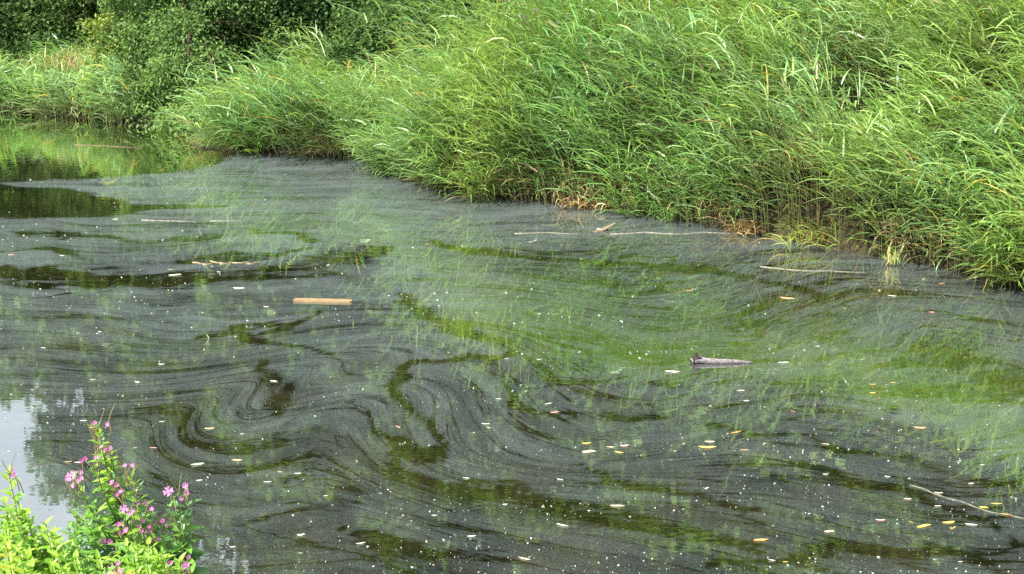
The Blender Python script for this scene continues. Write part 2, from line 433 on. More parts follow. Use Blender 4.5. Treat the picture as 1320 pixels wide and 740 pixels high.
def mixc(a, b, t): return a * (1 - t[:, None]) + b * t[:, None]
G_BLUE = np.array([0.120, 0.265, 0.125]); G_MID = np.array([0.150, 0.310, 0.072]); G_YEL = np.array([0.290, 0.410, 0.100])
G_GOLD = np.array([0.46, 0.36, 0.07]); BROWN = np.array([0.30, 0.19, 0.085]); STRAW = np.array([0.50, 0.40, 0.22])
def reed_colours(x, y, hfrac):
    n = len(x)
    t = np.clip(fbm(x * 0.55, y * 0.55, 3, 21) * 2.2 - 0.52 + rng.normal(0, 0.25, n), 0, 1)
    c = mixc(np.tile(G_MID, (n, 1)), np.tile(G_YEL, (n, 1)), t)
    b = np.clip(fbm(x * 0.7, y * 0.7, 3, 31) * 2.4 - 0.9 + rng.normal(0, 0.25, n), 0, 0.9)
    c = mixc(c, np.tile(G_BLUE, (n, 1)), b * 0.6)
    y_ = rng.random(n) < 0.015 + 0.10 * (fbm(x * 0.9, y * 0.9, 2, 41) > 0.62)
    c[y_] = mixc(np.tile(G_YEL, (y_.sum(), 1)), np.tile(G_GOLD, (y_.sum(), 1)), rng.random(y_.sum()))
    dead = rng.random(n) < np.clip(0.36 - hfrac * 1.1, 0.010, 1)
    c[dead] = mixc(np.tile(BROWN, (dead.sum(), 1)), np.tile(STRAW, (dead.sum(), 1)), rng.random(dead.sum()))
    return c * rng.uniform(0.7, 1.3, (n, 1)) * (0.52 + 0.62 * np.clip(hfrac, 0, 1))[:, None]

def reed_bed(name, xs, ys, hscale, wind, sway, nleaf, leafw=1.0, leafl=1.0, tus=1.7):
    n = len(xs); acc = Acc()
    _, gz, _ = land(xs, ys)
    dd_, _, _ = land(xs, ys)
    H = (0.55 + 0.45 * sstep(-2.5, 0.1, xs) if name == 'reed_bank' else 1.0) * (1.0 + 0.22 * np.exp(-np.maximum(dd_, 0) / 0.8)) * hscale * (0.45 + 1.1 * fbm(xs * 0.42, ys * 0.42, 2, 51)) * rng.uniform(0.78, 1.12, n)
    wa = wind + 1.1 * (fbm(xs * 0.25, ys * 0.25, 2, 61) - 0.5) * 2 + rng.normal(0, 0.35, n)
    lean = sway * (0.5 + 1.0 * fbm(xs * 0.4, ys * 0.4, 2, 71)) * rng.uniform(0.5, 1.4, n)
    # tussocks: the nearest of scattered centres; tall in the middle, splaying outwards
    g = tus; ix = np.floor(xs / g); iy = np.floor(ys / g); bd_ = np.full(n, 1e9); bx_ = np.zeros(n); by_ = np.zeros(n); bh_ = np.ones(n)
    for ox_ in (-1, 0, 1):
        for oy_ in (-1, 0, 1):
            cx_ = ix + ox_; cy_ = iy + oy_; ca_, cb_ = cx_.astype(int) & 255, cy_.astype(int) & 255
            px_ = (cx_ + 0.15 + 0.7 * _tab[ca_, cb_]) * g; py_ = (cy_ + 0.15 + 0.7 * _tab[cb_, (ca_ + 91) & 255]) * g
            dd2 = np.hypot(xs - px_, ys - py_); m_ = dd2 < bd_
            bd_ = np.where(m_, dd2, bd_); bx_ = np.where(m_, px_, bx_); by_ = np.where(m_, py_, by_); bh_ = np.where(m_, 0.78 + 0.5 * _tab[(ca_ + 40) & 255, (cb_ + 70) & 255], bh_)
    rel = np.clip(bd_ / (g * 0.62), 0, 1.2)
    if name == 'reed_bank':      # the three big mounds and the dips between them
        for (mx_, my_, mr_, ma_) in ((-0.35, 20.3, 1.5, .26), (2.5, 18.4, 1.3, .22), (6.3, 15.9, 1.4, .20), (1.25, 19.2, .7, -.42), (4.2, 16.9, .75, -.40), (-1.9, 21.4, .6, -.3), (8.0, 14.4, .6, -.3)):
            H = H * (1 + ma_ * np.exp(-((xs - mx_) ** 2 + (ys - my_) ** 2) / mr_ ** 2))
    H = H * bh_ * (1.26 - 0.80 * rel ** 2.2)
    ox2 = np.cos(wa) * lean + (xs - bx_) / g * 0.6; oy2 = np.sin(wa) * lean + (ys - by_) / g * 0.6
    wa = np.arctan2(oy2, ox2); lean = np.clip(np.hypot(ox2, oy2), 0, 1.05)
    k = 5; t = np.linspace(0, 1, k)
    P = np.empty((n, k, 3))
    off = lean[:, None] * (t ** 1.9)[None, :] * H[:, None]
    P[:, :, 0] = xs[:, None] + np.cos(wa)[:, None] * off; P[:, :, 1] = ys[:, None] + np.sin(wa)[:, None] * off
    P[:, :, 2] = np.maximum(gz, -0.15)[:, None] + H[:, None] * (t[None, :] - 0.28 * lean[:, None] * t[None, :] ** 2)
    sc = mixc(np.tile(STRAW * 0.75, (n, 1)), np.tile(G_YEL * 0.8, (n, 1)), rng.uniform(0.1, 0.9, n))
    acc.add(stems(P, np.full(n, 0.0045), sc))
    # leaves
    m = n * nleaf; idx = np.repeat(np.arange(n), nleaf)
    hf = np.tile(np.linspace(0.16, 1.0, nleaf), n) + rng.normal(0, 0.03, m); hf = np.clip(hf, 0.08, 1.0)
    fi = hf * (k - 1); i0 = np.clip(fi.astype(int), 0, k - 2); fr_ = (fi - i0)[:, None]
    B = P[idx, i0] * (1 - fr_) + P[idx, i0 + 1] * fr_
    side = np.where(rng.random(m) < 0.5, -1, 1)
    az = wa[idx] + rng.normal(0, 0.55, m) + side * 0.25
    away = rng.random(m) < 0.10
    az = np.where(away, rng.uniform(0, 6.28, m), az)
    el = rng.uniform(0.35, 1.1, m) * (0.6 + 0.4 * hf) ; dr = rng.uniform(0.5, 1.5, m)
    ln = leafl * rng.uniform(0.34, 0.80, m) * (0.75 + 0.35 * np.sin(hf * 3.0)); wd = leafw * rng.uniform(0.013, 0.032, m)
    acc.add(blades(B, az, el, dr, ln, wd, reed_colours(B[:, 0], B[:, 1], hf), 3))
    return acc

def scatter(u0, u1, dmax, dens, dmin=0.0, box=None, thin=None):
    """random spots on land within dmax of the far shore, for a stretch of x"""
    x0, x1, y0, y1 = box
    n = int((x1 - x0) * (y1 - y0) * dens)
    x = rng.uniform(x0, x1, n); y = rng.uniform(y0, y1, n)
    d, h, nr = land(x, y)
    ok = (d > dmin) & (d < (dmax(x) if callable(dmax) else dmax)) & (~nr)
    if thin is not None: ok &= rng.random(n) < thin(x, y, d)
    return x[ok], y[ok]

# -- the big reed bank to the right: follows the shore, climbs the slope
xl = onz(246, 190)[0]; xm = onz(505, 215)[0]
def dens_right(x, y, d):
    hole = np.hypot((x - 5.75), (y - 17.4)) < 0.75                  # gap where the bramble grows
    return np.where(hole, 0.12, np.clip(1.15 - d * 0.07, 0.45, 1)) * (0.75 + 0.5 * fbm(x, y, 2, 81))
xs, ys = scatter(0, 0, lambda x: 4.0 + 5.5 * sstep(-2, 3, x), 52, -0.22, (xm - 0.3, 11.5, 10.3, 29), dens_right)
acc = reed_bed('reed_bank', xs, ys, 1.78, R(188), 0.55, 13, 1.0)
# drooping old leaves and litter along the water's edge
def fringe(acc, n, x0, x1, hang=0.5):
    pts = np.array([c for c in far if x0 <= c[0] <= x1]); sl = np.linalg.norm(np.diff(pts, axis=0), axis=1)
    t = rng.random(n) * sl.sum(); cs = np.concatenate([[0], np.cumsum(sl)]); i = np.clip(np.searchsorted(cs, t) - 1, 0, len(sl) - 1)
    f = ((t - cs[i]) / sl[i])[:, None]; q_ = pts[i] * (1 - f) + pts[i + 1] * f
    d_ = pts[i + 1] - pts[i]; nn = np.stack([-d_[:, 1], d_[:, 0]], 1); nn /= np.linalg.norm(nn, axis=1)[:, None]
    q_ = q_ + nn * rng.uniform(-0.05, 0.7, (n, 1))
    kp = fbm(q_[:, 0] * 0.9, q_[:, 1] * 0.9, 2, 44) + rng.normal(0, 0.06, n) > 0.50; q_ = q_[kp]; nn = nn[kp]; n = len(q_)
    B = np.column_stack([q_, rng.uniform(0.06, hang, n) * rng.random(n) ** 0.4 + 0.05])
    az = np.arctan2(-nn[:, 1], -nn[:, 0]) + rng.normal(0, 0.9, n)
    c = mixc(np.tile(BROWN, (n, 1)), np.tile(STRAW, (n, 1)), rng.random(n))
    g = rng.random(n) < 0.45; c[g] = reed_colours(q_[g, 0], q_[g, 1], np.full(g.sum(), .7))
    acc.add(blades(B, az, rng.uniform(0.1, 1.1, n), rng.uniform(0.8, 2.2, n), rng.uniform(0.22, 0.55, n), rng.uniform(0.009, 0.02, n), c))
fringe(acc, 4200, xm - 0.2, 9.5, 0.55)
v_ = np.concatenate(acc.v); 
o_ = link('reeds', acc.mesh('reed_bank', M_REED))
tag(o_, 'tall bright green reed bank sweeping up the slope on the right of the pond', 'reeds', kind='stuff')

# -- lower reeds between the willow and the big bank
xs, ys = scatter(0, 0, 4.5, 75, -0.2, (xl + 0.4, xm + 0.2, 18, 28), lambda x, y, d: (0.6 + 0.8 * fbm(x, y, 2, 82)) * (x > xl + 0.4 + 0.45 * np.maximum(y - 22.6, 0)))
acc = reed_bed('reed_low', xs, ys, 1.12, R(176), 0.60, 10, 1.15, 1.0, 1.3)
fringe(acc, 2600, xl - 0.1, xm + 0.1, 0.4)
tag(link('reeds', acc.mesh('reed_low', M_REED)), 'lower green reeds at the water between the leafy shrub and the big reed bank', 'reeds', kind='stuff')

# -- far reeds at the left
xs, ys = scatter(0, 0, 4.0, 46, -0.30, (-24, onz(158, 160)[0] + 0.3, 26, 37), lambda x, y, d: 0.6 + 0.8 * fbm(x, y, 2, 83))
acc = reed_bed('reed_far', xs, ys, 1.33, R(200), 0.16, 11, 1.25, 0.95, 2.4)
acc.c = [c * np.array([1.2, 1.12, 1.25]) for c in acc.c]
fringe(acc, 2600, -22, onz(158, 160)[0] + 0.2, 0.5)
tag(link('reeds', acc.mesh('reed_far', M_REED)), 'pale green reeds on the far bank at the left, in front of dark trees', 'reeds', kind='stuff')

# ------------------------------------------------------------------ trees and shrubs
def tube_np(P, r0, r1, sides=8):
    P = np.asarray(P, float); k = len(P); V = []; rr = np.linspace(r0, r1, k)
    for i in range(k):
        t = P[min(i + 1, k - 1)] - P[max(i - 1, 0)]; t /= np.linalg.norm(t) + 1e-9
        a = np.cross(t, [0.3, 1, 0.1]); a /= np.linalg.norm(a); b = np.cross(t, a)
        an = np.arange(sides) / sides * 2 * math.pi
        V.append(P[i] + rr[i] * (np.cos(an)[:, None] * a + np.sin(an)[:, None] * b))
    V = np.concatenate(V); Fc = []
    for i in range(k - 1):
        for j in range(sides):
            a_ = i * sides + j; b_ = i * sides + (j + 1) % sides
            Fc.append((a_, b_, b_ + sides, a_ + sides))
    return V, np.array(Fc), np.zeros((len(V), 3))

def leaf_cloud(centres, radii, n, size, colA, colB, elong=2.3, clump=0.28, droop=0.25, shell=0.55, sub=0):
    """n folded leaves on twig tips spread through lobes; -> V, F (tris), C"""
    centres = np.asarray(centres, float); radii = np.asarray(radii, float)
    if sub:
        k_ = len(centres); dd_ = rng.normal(0, 1, (k_ * sub, 3)); dd_ /= np.linalg.norm(dd_, axis=1)[:, None]
        rs = np.repeat(radii, sub, 0); centres = np.repeat(centres, sub, 0) + dd_ * rs * rng.uniform(0.45, 0.85, (k_ * sub, 1)); radii = rs * rng.uniform(0.22, 0.42, (k_ * sub, 1))
    wgt = np.prod(radii, 1) ** 0.72; wgt /= wgt.sum()
    per = 14; nc = max(1, n // per)
    li = rng.choice(len(centres), nc, p=wgt)
    d = rng.normal(0, 1, (nc, 3)); d /= np.linalg.norm(d, axis=1)[:, None]
    rr = (shell + (1 - shell) * rng.random(nc) ** 0.6) * (0.78 + 0.42 * fbm(d[:, 0] * 2.5 + li * 3.1, d[:, 2] * 2.5 + d[:, 1] * 2, 3, 91))
    c0 = centres[li] + d * rr[:, None] * radii[li]
    ci = np.repeat(np.arange(nc), per); m_ = len(ci)
    tw = d[ci] * np.array([1, 1, 0.4]) + np.array([0, 0, -droop]) + rng.normal(0, 0.35, (m_, 3))
    L_ = clump * rng.random(m_)[:, None] ** 0.8
    c = c0[ci] + tw * L_ + rng.normal(0, clump * 0.22, (m_, 3))
    ax = tw + rng.normal(0, 0.55, (m_, 3)) + np.array([0, 0, -droop]); ax /= np.linalg.norm(ax, axis=1)[:, None]
    up = rng.normal(0, 0.5, (m_, 3)) + np.array([0, -0.25, 0.9])
    sd_ = np.cross(ax, up); sd_ /= np.linalg.norm(sd_, axis=1)[:, None] + 1e-9
    nn = np.cross(sd_, ax)
    s = size * rng.uniform(0.6, 1.3, (m_, 1)); wd = s / elong * 0.5
    V = np.stack([c, c + ax * s * 0.45 - sd_ * wd + nn * wd * 0.35, c + ax * s, c + ax * s * 0.45 + sd_ * wd + nn * wd * 0.35], 1)
    b = np.arange(m_)[:, None] * 4
    Fc = np.concatenate([b + np.array([0, 1, 2]), b + np.array([0, 2, 3])])
    t = np.clip(np.repeat(rng.random(nc), per) * 0.6 + rng.random(m_) * 0.5, 0, 1)
    C = mixc(np.tile(colA, (m_, 1)), np.tile(colB, (m_, 1)), t) * rng.uniform(0.8, 1.2, (m_, 1))
    return V.reshape(-1, 3), Fc, np.repeat(C, 4, 0)

def tree(name, label, cat, base, lobes, n, size, colA, colB, tr=0.16, group=None, elong=2.0, clump=0.35, droop=0.2, shell=0.5, sub=9):
    base = np.array(base, float); _, gz, _ = land(np.array([base[0]]), np.array([base[1]])); base[2] = gz[0] - 0.1
    root = empty(name, tuple(base), label, cat, group)
    lc = np.array([l[0] for l in lobes], float); lr = np.array([l[1] for l in lobes], float)
    cen = lc.mean(0); top = lc[:, 2].max()
    fork = base + np.array([(cen[0] - base[0]) * 0.3, (cen[1] - base[1]) * 0.3, max(0.5, (top - base[2]) * 0.35)])
    fin_ = np.array([cen[0], cen[1], top])
    k = 7; P = [base + (fork - base) * t + np.array([0.08 * math.sin(5 * t + base[0]), 0.06 * math.cos(4 * t), 0]) * t for t in np.linspace(0, 1, 4)]
    P += [fork + (fin_ - fork) * t + np.array([0.15 * math.sin(7 * t), 0.12 * math.sin(5 * t + 1), 0]) for t in (0.35, 0.7, 1.0)]
    v, f, c = tube_np(np.array(P) - base, tr, tr * 0.25, 9)
    link('trunk', mesh_np('trunk', v, f, M_BARK), root)
    for i, l in enumerate(lc):
        s0 = P[2 + (i % 3)]
        mid = (s0 + l) / 2 + np.array([0, 0, 0.15 * np.linalg.norm(l - s0)])
        mid2 = (mid + l) / 2 + rng.normal(0, 0.1, 3)
        v, f, c = tube_np(np.array([s0, (s0 + mid) / 2 + rng.normal(0, 0.05, 3), mid, mid2, l]) - base, tr * 0.42, tr * 0.08, 6)
        link('limb', mesh_np('limb', v, f, M_BARK), root)
    v, f, c = leaf_cloud(lc - base, lr, n, size, np.array(colA), np.array(colB), elong, clump, droop, shell, sub)
    cr_ = link('crown', mesh_np('crown', v, f, M_TREE, c, smooth=False), root); cr_['kind'] = 'stuff'
    return root

def L3(u, v, y, r): return (aty(u, v, y), (r[0], r[1], r[2]))
DG1, DG2 = (0.030, 0.060, 0.018), (0.115, 0.195, 0.052)
MG1, MG2 = (0.045, 0.100, 0.028), (0.190, 0.310, 0.085)
# the shrub whose leaves hang over the water
tree('leafy_shrub', 'big grey green willowy shrub hanging over the water left of the lower reeds', 'shrub', (-8.3, 30.2, 0),
     [L3(205, 135, 27.2, (1.3, 1.0, 0.85)), L3(165, 145, 27.9, (0.9, .8, .65)), L3(240, 105, 27.6, (1.3, 1.1, 1.0)), L3(180, 70, 28.2, (1.2, 1, 1.0)),
      L3(270, 50, 28.3, (1.5, 1.2, 1.2)), L3(320, 90, 28.6, (1.3, 1.1, 0.9)), L3(330, 25, 29, (1.5, 1.2, 1.2)), L3(210, 10, 28.9, (1.5, 1.2, 1.3)),
      L3(262, 130, 26.9, (0.8, .7, .7)), L3(205, 152, 26.2, (0.8, .6, .5)), L3(168, 148, 27.0, (0.6, .5, .5)), L3(238, 150, 25.3, (0.75, .6, .55)), L3(262, 140, 24.8, (0.55, .5, .5)), L3(285, 115, 25.6, (0.7, .6, .5)), L3(360, 60, 28.4, (1.0, .9, .9)), L3(252, 72, 26.9, (0.8, .6, .7)), L3(235, 95, 26.5, (0.7, .6, .6)), L3(270, -50, 29.2, (1.7, 1.3, 1.4))],
     76000, 0.105, MG1, MG2, 0.14, clump=0.30, droop=0.3)
# small yellow-green sapling in the light
tree('sapling', 'small sunlit yellow green sapling between the far reeds and the big shrub', 'sapling', (-10.7, 29.6, 0),
     [L3(138, 45, 28.4, (0.45, .4, .5)), L3(128, 68, 28.3, (0.4, .4, .35)), L3(150, 28, 28.5, (0.4, .4, .35)), L3(152, 62, 28.2, (0.35, .3, .3))],
     1700, 0.11, (0.13, 0.22, 0.04), (0.28, 0.34, 0.08), 0.04, clump=0.22)
# dark shrubs and trees seen behind
tree('dark_tree', 'dark green tree at the far left behind the reeds, its boughs low', 'tree', (-15.5, 32.5, 0),
     [L3(20, 20, 31.5, (1.9, 1.4, 1.2)), L3(-60, 30, 31.5, (2, 1.5, 1.3)), L3(50, 50, 31, (1.4, 1, .8)), L3(0, -60, 32.5, (2.4, 1.8, 1.8)), L3(-90, -80, 32.5, (2.4, 1.8, 1.8))],
     30000, 0.125, DG1, DG2, 0.2)
tree('dark_tree', 'dark green tree above the straw coloured end of the far reeds', 'tree', (-12.4, 33.0, 0),
     [L3(95, 15, 31.5, (1.5, 1.2, 1.2)), L3(110, 55, 30.8, (1.1, .9, .7)), L3(140, -10, 31.8, (1.5, 1.3, 1.3)), L3(80, -80, 32.5, (2, 1.7, 1.7))],
     22000, 0.125, DG1, DG2, 0.18)
tree('dark_shrub', 'deep green bush behind the dark opening between willowy shrub and reed bank', 'shrub', (-4.6, 31.0, 0),
     [L3(400, 40, 28.8, (1.2, 1.0, 1.0)), L3(385, 85, 28.0, (1.0, .8, .6)), L3(430, 5, 29.4, (1.3, 1.0, 1.0)), L3(380, -30, 29.5, (1.5, 1.2, 1.2)), L3(455, 70, 28.6, (0.9, .8, .7))],
     22000, 0.135, (0.030, 0.070, 0.020), (0.085, 0.150, 0.045), 0.12)
tree('dark_shrub', 'dark bush with glossy low sprays just above the lower reeds', 'shrub', (-2.9, 29.0, 0),
     [L3(500, 30, 27.0, (1.1, .9, .55)), L3(470, 55, 26.4, (0.8, .7, .45)), L3(545, 20, 27.4, (0.9, .8, .5)), L3(560, 45, 26.2, (0.7, .6, .4))],
     13000, 0.12, (0.030, 0.075, 0.020), (0.095, 0.170, 0.045), 0.10)
tree('hawthorn_tree', 'dark leaning tree filling the shaded gap above the reed bank crest', 'tree', (-1.6, 31.5, 0),
     [L3(560, -40, 29, (1.6, 1.3, 1.0)), L3(620, -25, 28, (1.4, 1.2, 0.8)), L3(500, -40, 30, (1.6, 1.3, 1.1)), L3(600, -110, 30, (2.2, 1.8, 1.6))],
     22000, 0.125, DG1, DG2, 0.30)
# tall trees standing on behind; the water mirrors their crowns
def tall(label, x, y, zb, H, rad, n, cat='tree', lowc=DG1, hic=MG2):
    lobes = []
    k = 15
    for i in range(k):
        f = i / (k - 1); a = i * 2.4 + x
        rr = rad * (0.55 + 0.55 * math.sin(math.pi * min(1, 0.15 + f * 0.8)))
        lobes.append(((x + math.cos(a) * rr * 0.5, y + math.sin(a) * rr * 0.4, zb + (H - zb) * f), (rr * 0.68, rr * 0.6, (H - zb) * 0.10 + 0.5)))
    tree('tall_tree', label, cat, (x, y, 0), lobes, n, 0.36, lowc, hic, 0.26, elong=1.5, clump=0.5, shell=0.3, sub=5)
T = [(-19.6, 40, 2.0, 11.8, 3.6, 'tall tree at the left end of the row behind the far reeds'),
     (-13.9, 37.5, 2, 19.5, 2.8, 'tall tree second from the left behind the dark trees'),
     (-9.2, 36, 3.5, 22.0, 3.6, 'tall tree behind the big willowy shrub'),
     (-4.6, 35, 3.0, 24.0, 3.8, 'tall tree behind the shaded gap in the middle'),
     (-0.5, 34, 3.0, 24.0, 3.8, 'tall tree behind the crest of the reed bank'),
     (3.8, 31, 5.5, 22.0, 3.6, 'tall tree on top of the bank right of the middle'),
     (8.0, 29.5, 6.2, 21.0, 3.8, 'tall tree on top of the bank further right'),
     (12.5, 28, 6.2, 20.0, 3.8, 'tall tree near the right end of the bank top'),
     (17.5, 27, 6.0, 19.0, 3.8, 'tall tree beyond the right edge of the bank'),
     (-7.0, 40, 3.0, 29.0, 4.4, 'tall tree in the back row behind the willowy shrub'),
     (1.2, 39, 3.0, 27.0, 4.6, 'tall tree in the back row behind the bank crest'),
     (9.5, 36, 5.0, 25.0, 4.6, 'tall tree in the back row above the bank')]
T += [(-15.9, 39.5, 2.0, 16.5, 2.7, 'narrow tall tree beside the second tall tree, left of it'),
      (-16.6, 39, 1.5, 11.0, 3.0, 'shorter tree left of the second tall tree behind the far reeds'),
      (-11.6, 38.5, 2.0, 17.0, 3.2, 'shorter tree filling the gap left of the willowy shrub'),
      (-7.0, 33.5, 2.5, 13.0, 2.8, 'shorter tree right behind the willowy shrub'),
      (-2.6, 33.0, 2.5, 13.0, 2.8, 'shorter tree behind the leaning dark tree'),
      (2.0, 31.5, 4.8, 12.0, 2.8, 'shorter tree on the bank top just right of the crest'),
      (6.0, 28.5, 6.0, 12.5, 2.8, 'shorter tree on the bank top above the bramble'),
      (10.3, 27.0, 6.0, 12.5, 2.8, 'shorter tree on the bank top near the right corner'),
      (14.8, 31.5, 6.0, 20.0, 4.2, 'tall tree in the back row at the right end')]
for (tx_, ty_, zb, H, rd, lab) in T:
    tall(lab, tx_, ty_, zb, H, rd, int(7500 + 800 * H))

# ------------------------------------------------------------------ low cover: turf on the near bank
n = 9000
x = rng.uniform(-6, 6, n); y = rng.uniform(-1.0, 5.6, n)
d, h, nr = land(x, y); ok = (d > 0.02) & nr
x, y, h = x[ok], y[ok], h[ok]; n = len(x)
keep = ~((np.hypot(x, y) < 0.9))
x, y, h = x[keep], y[keep], h[keep]; n = len(x)
V, Fc, C = blades(np.column_stack([x, y, h - 0.02]), rng.uniform(0, 6.28, n), rng.uniform(.8, 1.5, n), rng.uniform(.3, 1.4, n), rng.uniform(.12, .30, n), rng.uniform(.005, .009, n),
                  mixc(np.tile(G_MID, (n, 1)), np.tile(G_YEL, (n, 1)), rng.random(n)))
tag(link('grass', mesh_np('turf', V, Fc, M_REED, C)), 'short grass on the near bank under the willowherb', 'grass', kind='stuff')

# ------------------------------------------------------------------ small builders
def bm_obj(name, verts, faces, mat, parent=None, smooth=True):
    me = bpy.data.meshes.new(name); me.from_pydata([tuple(map(float, v)) for v in verts], [], [tuple(int(i) for i in f) for f in faces])
    me.update(); me.materials.append(mat)
    if smooth: me.polygons.foreach_set('use_smooth', np.ones(len(me.polygons), bool))
    return link(name, me, parent)
def tubes(parts):
    """several (path, r0, r1, sides) joined and capped -> verts, faces"""
    V = []; Fc = []; o = 0
    for P, r0, r1, sd_ in parts:
        v, f, c = tube_np(np.array(P, float), r0, r1, sd_)
        V.append(v); Fc += [tuple(x_ + o for x_ in q_) for q_ in f.tolist()]
        Fc.append(tuple(o + i for i in range(sd_))[::-1]); Fc.append(tuple(o + len(v) - sd_ + i for i in range(sd_)))
        o += len(v)
    return np.concatenate(V), Fc
M_WOOD = solid_mat('split_wood', (0.20, 0.13, 0.06), (0.46, 0.33, 0.18), 14, 0.7, 0.4, (1, 14, 14), 0.004)
M_GREY = solid_mat('weathered_wood', (0.09, 0.08, 0.08), (0.34, 0.30, 0.31), 9, 0.85, 0.9, (2, 14, 14), 0.01)
M_DARK = solid_mat('wet_wood', (0.012, 0.010, 0.010), (0.05, 0.04, 0.035), 20, 0.5, 0.6)
M_BROWN = solid_mat('driftwood', (0.11, 0.075, 0.045), (0.30, 0.22, 0.15), 12, 0.85, 0.7, (3, 10, 10), 0.006)
M_PALE = solid_mat('bleached_stem', (0.20, 0.19, 0.14), (0.46, 0.43, 0.35), 20, 0.7, 0.2)
M_PINK = leaf_mat('pink_petal', (0.66, 0.27, 0.55), 0.35, 0.6, 0.2, 60, (1.1, 0.9, 1.1))
M_PINK2 = leaf_mat('deep_pink_petal', (0.52, 0.15, 0.38), 0.30, 0.6, 0.2, 60, (1.1, 0.9, 1.1))
M_CREAM = leaf_mat('stigma', (0.8, 0.8, 0.6), 0.2)
M_POD = solid_mat('seed_pod', (0.16, 0.17, 0.06), (0.36, 0.26, 0.15), 30, 0.6, 0.1)
M_HSTEM = solid_mat('herb_stem', (0.12, 0.18, 0.05), (0.26, 0.28, 0.10), 20, 0.6, 0.1)
HL = [leaf_mat('herb_leaf_bright', (0.30, 0.50, 0.06), 0.42, 0.45, 0.4, 40), leaf_mat('herb_leaf_mid', (0.17, 0.36, 0.055), 0.38, 0.45, 0.4, 40),
      leaf_mat('herb_leaf_deep', (0.075, 0.19, 0.055), 0.30, 0.4, 0.5, 40), leaf_mat('herb_leaf_yellow', (0.42, 0.44, 0.06), 0.35, 0.5, 0.3, 40),
      leaf_mat('herb_leaf_withered', (0.30, 0.13, 0.06), 0.2, 0.7, 0.2, 40)]

# ------------------------------------------------------------------ floating pieces
# lath
def at_water(u, v, dz=0.0): return Vector(onz(u, v, 0)) + Vector((0, 0, dz))
a, b = at_water(379, 388), at_water(452, 389.5)
ln = (b - a).length
prof = [(-.05, -.03), (-.05, .022), (-.012, .026), (-.008, .006), (.008, .006), (.012, .020), (.045, .018), (.045, -.03)]
prof = [(x_ * -1.0, z_) for x_, z_ in prof]
V = []; rows = 7
for i in range(rows):
    t_ = i / (rows - 1); sl = 1 if 0 < i < rows - 1 else 0.93
    for (py_, pz_) in prof: V.append((ln * t_ + (0.012 * (py_ > 0) if i in (0, rows - 1) else 0) , py_ * sl, pz_ + 0.002 * math.sin(i * 2.1)))
k = len(prof); Fc = []
for i in range(rows - 1):
    for j in range(k): Fc.append((i * k + j, i * k + (j + 1) % k, (i + 1) * k + (j + 1) % k, (i + 1) * k + j))
Fc.append(tuple(range(k))[::-1]); Fc.append(tuple((rows - 1) * k + j for j in range(k)))
o_ = bm_obj('plank', V, Fc, M_WOOD, smooth=False); o_.location = a + Vector((0, 0, 0.012))
o_.rotation_euler = (0, 0, math.atan2((b - a).y, (b - a).x)); o_.scale = (1, .72, .75)
tag(o_, 'straight light brown grooved lath floating left of the middle of the pond', 'plank')

# grey log with a dark knob
root = empty('log', at_water(928, 468), 'grey weathered driftwood log with a dark knobbly left end', 'log'); root.scale = (.84, .84, .84)
V, Fc = tubes([([(-.36, .0, .02), (-.28, .01, .045), (-.16, 0, .03), (0, -.01, .026), (.2, 0, .022), (.34, .0, .010), (.42, .01, .002)], .045, .012, 9),
               ([(-.30, .03, .03), (-.12, .05, .03), (.08, .05, .02)], .022, .008, 6)])
rr_ = random.Random(3)
V = V + np.array([[rr_.uniform(-.006, .006) for _ in range(3)] for _ in V])
bm_obj('stem', V, Fc, M_GREY, root)
V, Fc = tubes([([(-.345, 0, .01), (-.33, 0, .055), (-.30, .01, .10), (-.315, .02, .125)], .040, .016, 7), ([(-.34, .0, .06), (-.27, -.01, .075), (-.235, 0, .065)], .030, .014, 6)])
V = V + np.array([[rr_.uniform(-.01, .01) for _ in range(3)] for _ in V])
bm_obj('knob', V, Fc, M_DARK, root)

# split piece of wood near the bank, one end cocked out of the water
root = empty('driftwood', at_water(780, 297), 'brown split piece of driftwood with one end cocked up, near the reed bank', 'driftwood'); root.scale = (.78, .78, .62)
def slab(p0, p1, w_, t_, name, mat):
    p0, p1 = Vector(p0), Vector(p1); d_ = (p1 - p0).normalized(); sx = d_.cross(Vector((0, 0, 1))).normalized(); uz = sx.cross(d_)
    V = []; ks = 6
    for i in range(ks):
        f_ = i / (ks - 1); c_ = p0.lerp(p1, f_); ww = w_ * (1 - 0.55 * f_ ** 2) * (0.92 + 0.16 * rr_.random()); tt = t_ * (1 - 0.4 * f_)
        for (sa_, sb_) in ((-1, -.7), (-.8, .8), (0.1, 1.15), (.9, .6), (1, -.6)): V.append(c_ + sx * ww * sa_ + uz * tt * sb_)
    Fc = [(i * 5 + j, i * 5 + (j + 1) % 5, (i + 1) * 5 + (j + 1) % 5, (i + 1) * 5 + j) for i in range(ks - 1) for j in range(5)]
    Fc += [(4, 3, 2, 1, 0), tuple(25 + j for j in range(5))]
    bm_obj(name, V, Fc, mat, root, False)
slab((-.10, -.05, .0), (.20, .05, .17), .055, .022, 'slab', M_BROWN)
slab((-.20, -.10, .005), (.06, .03, .012), .045, .022, 'splinter', M_BROWN)
slab((-.16, .03, .03), (-.02, -.06, .04), .02, .012, 'splinter', M_PALE)

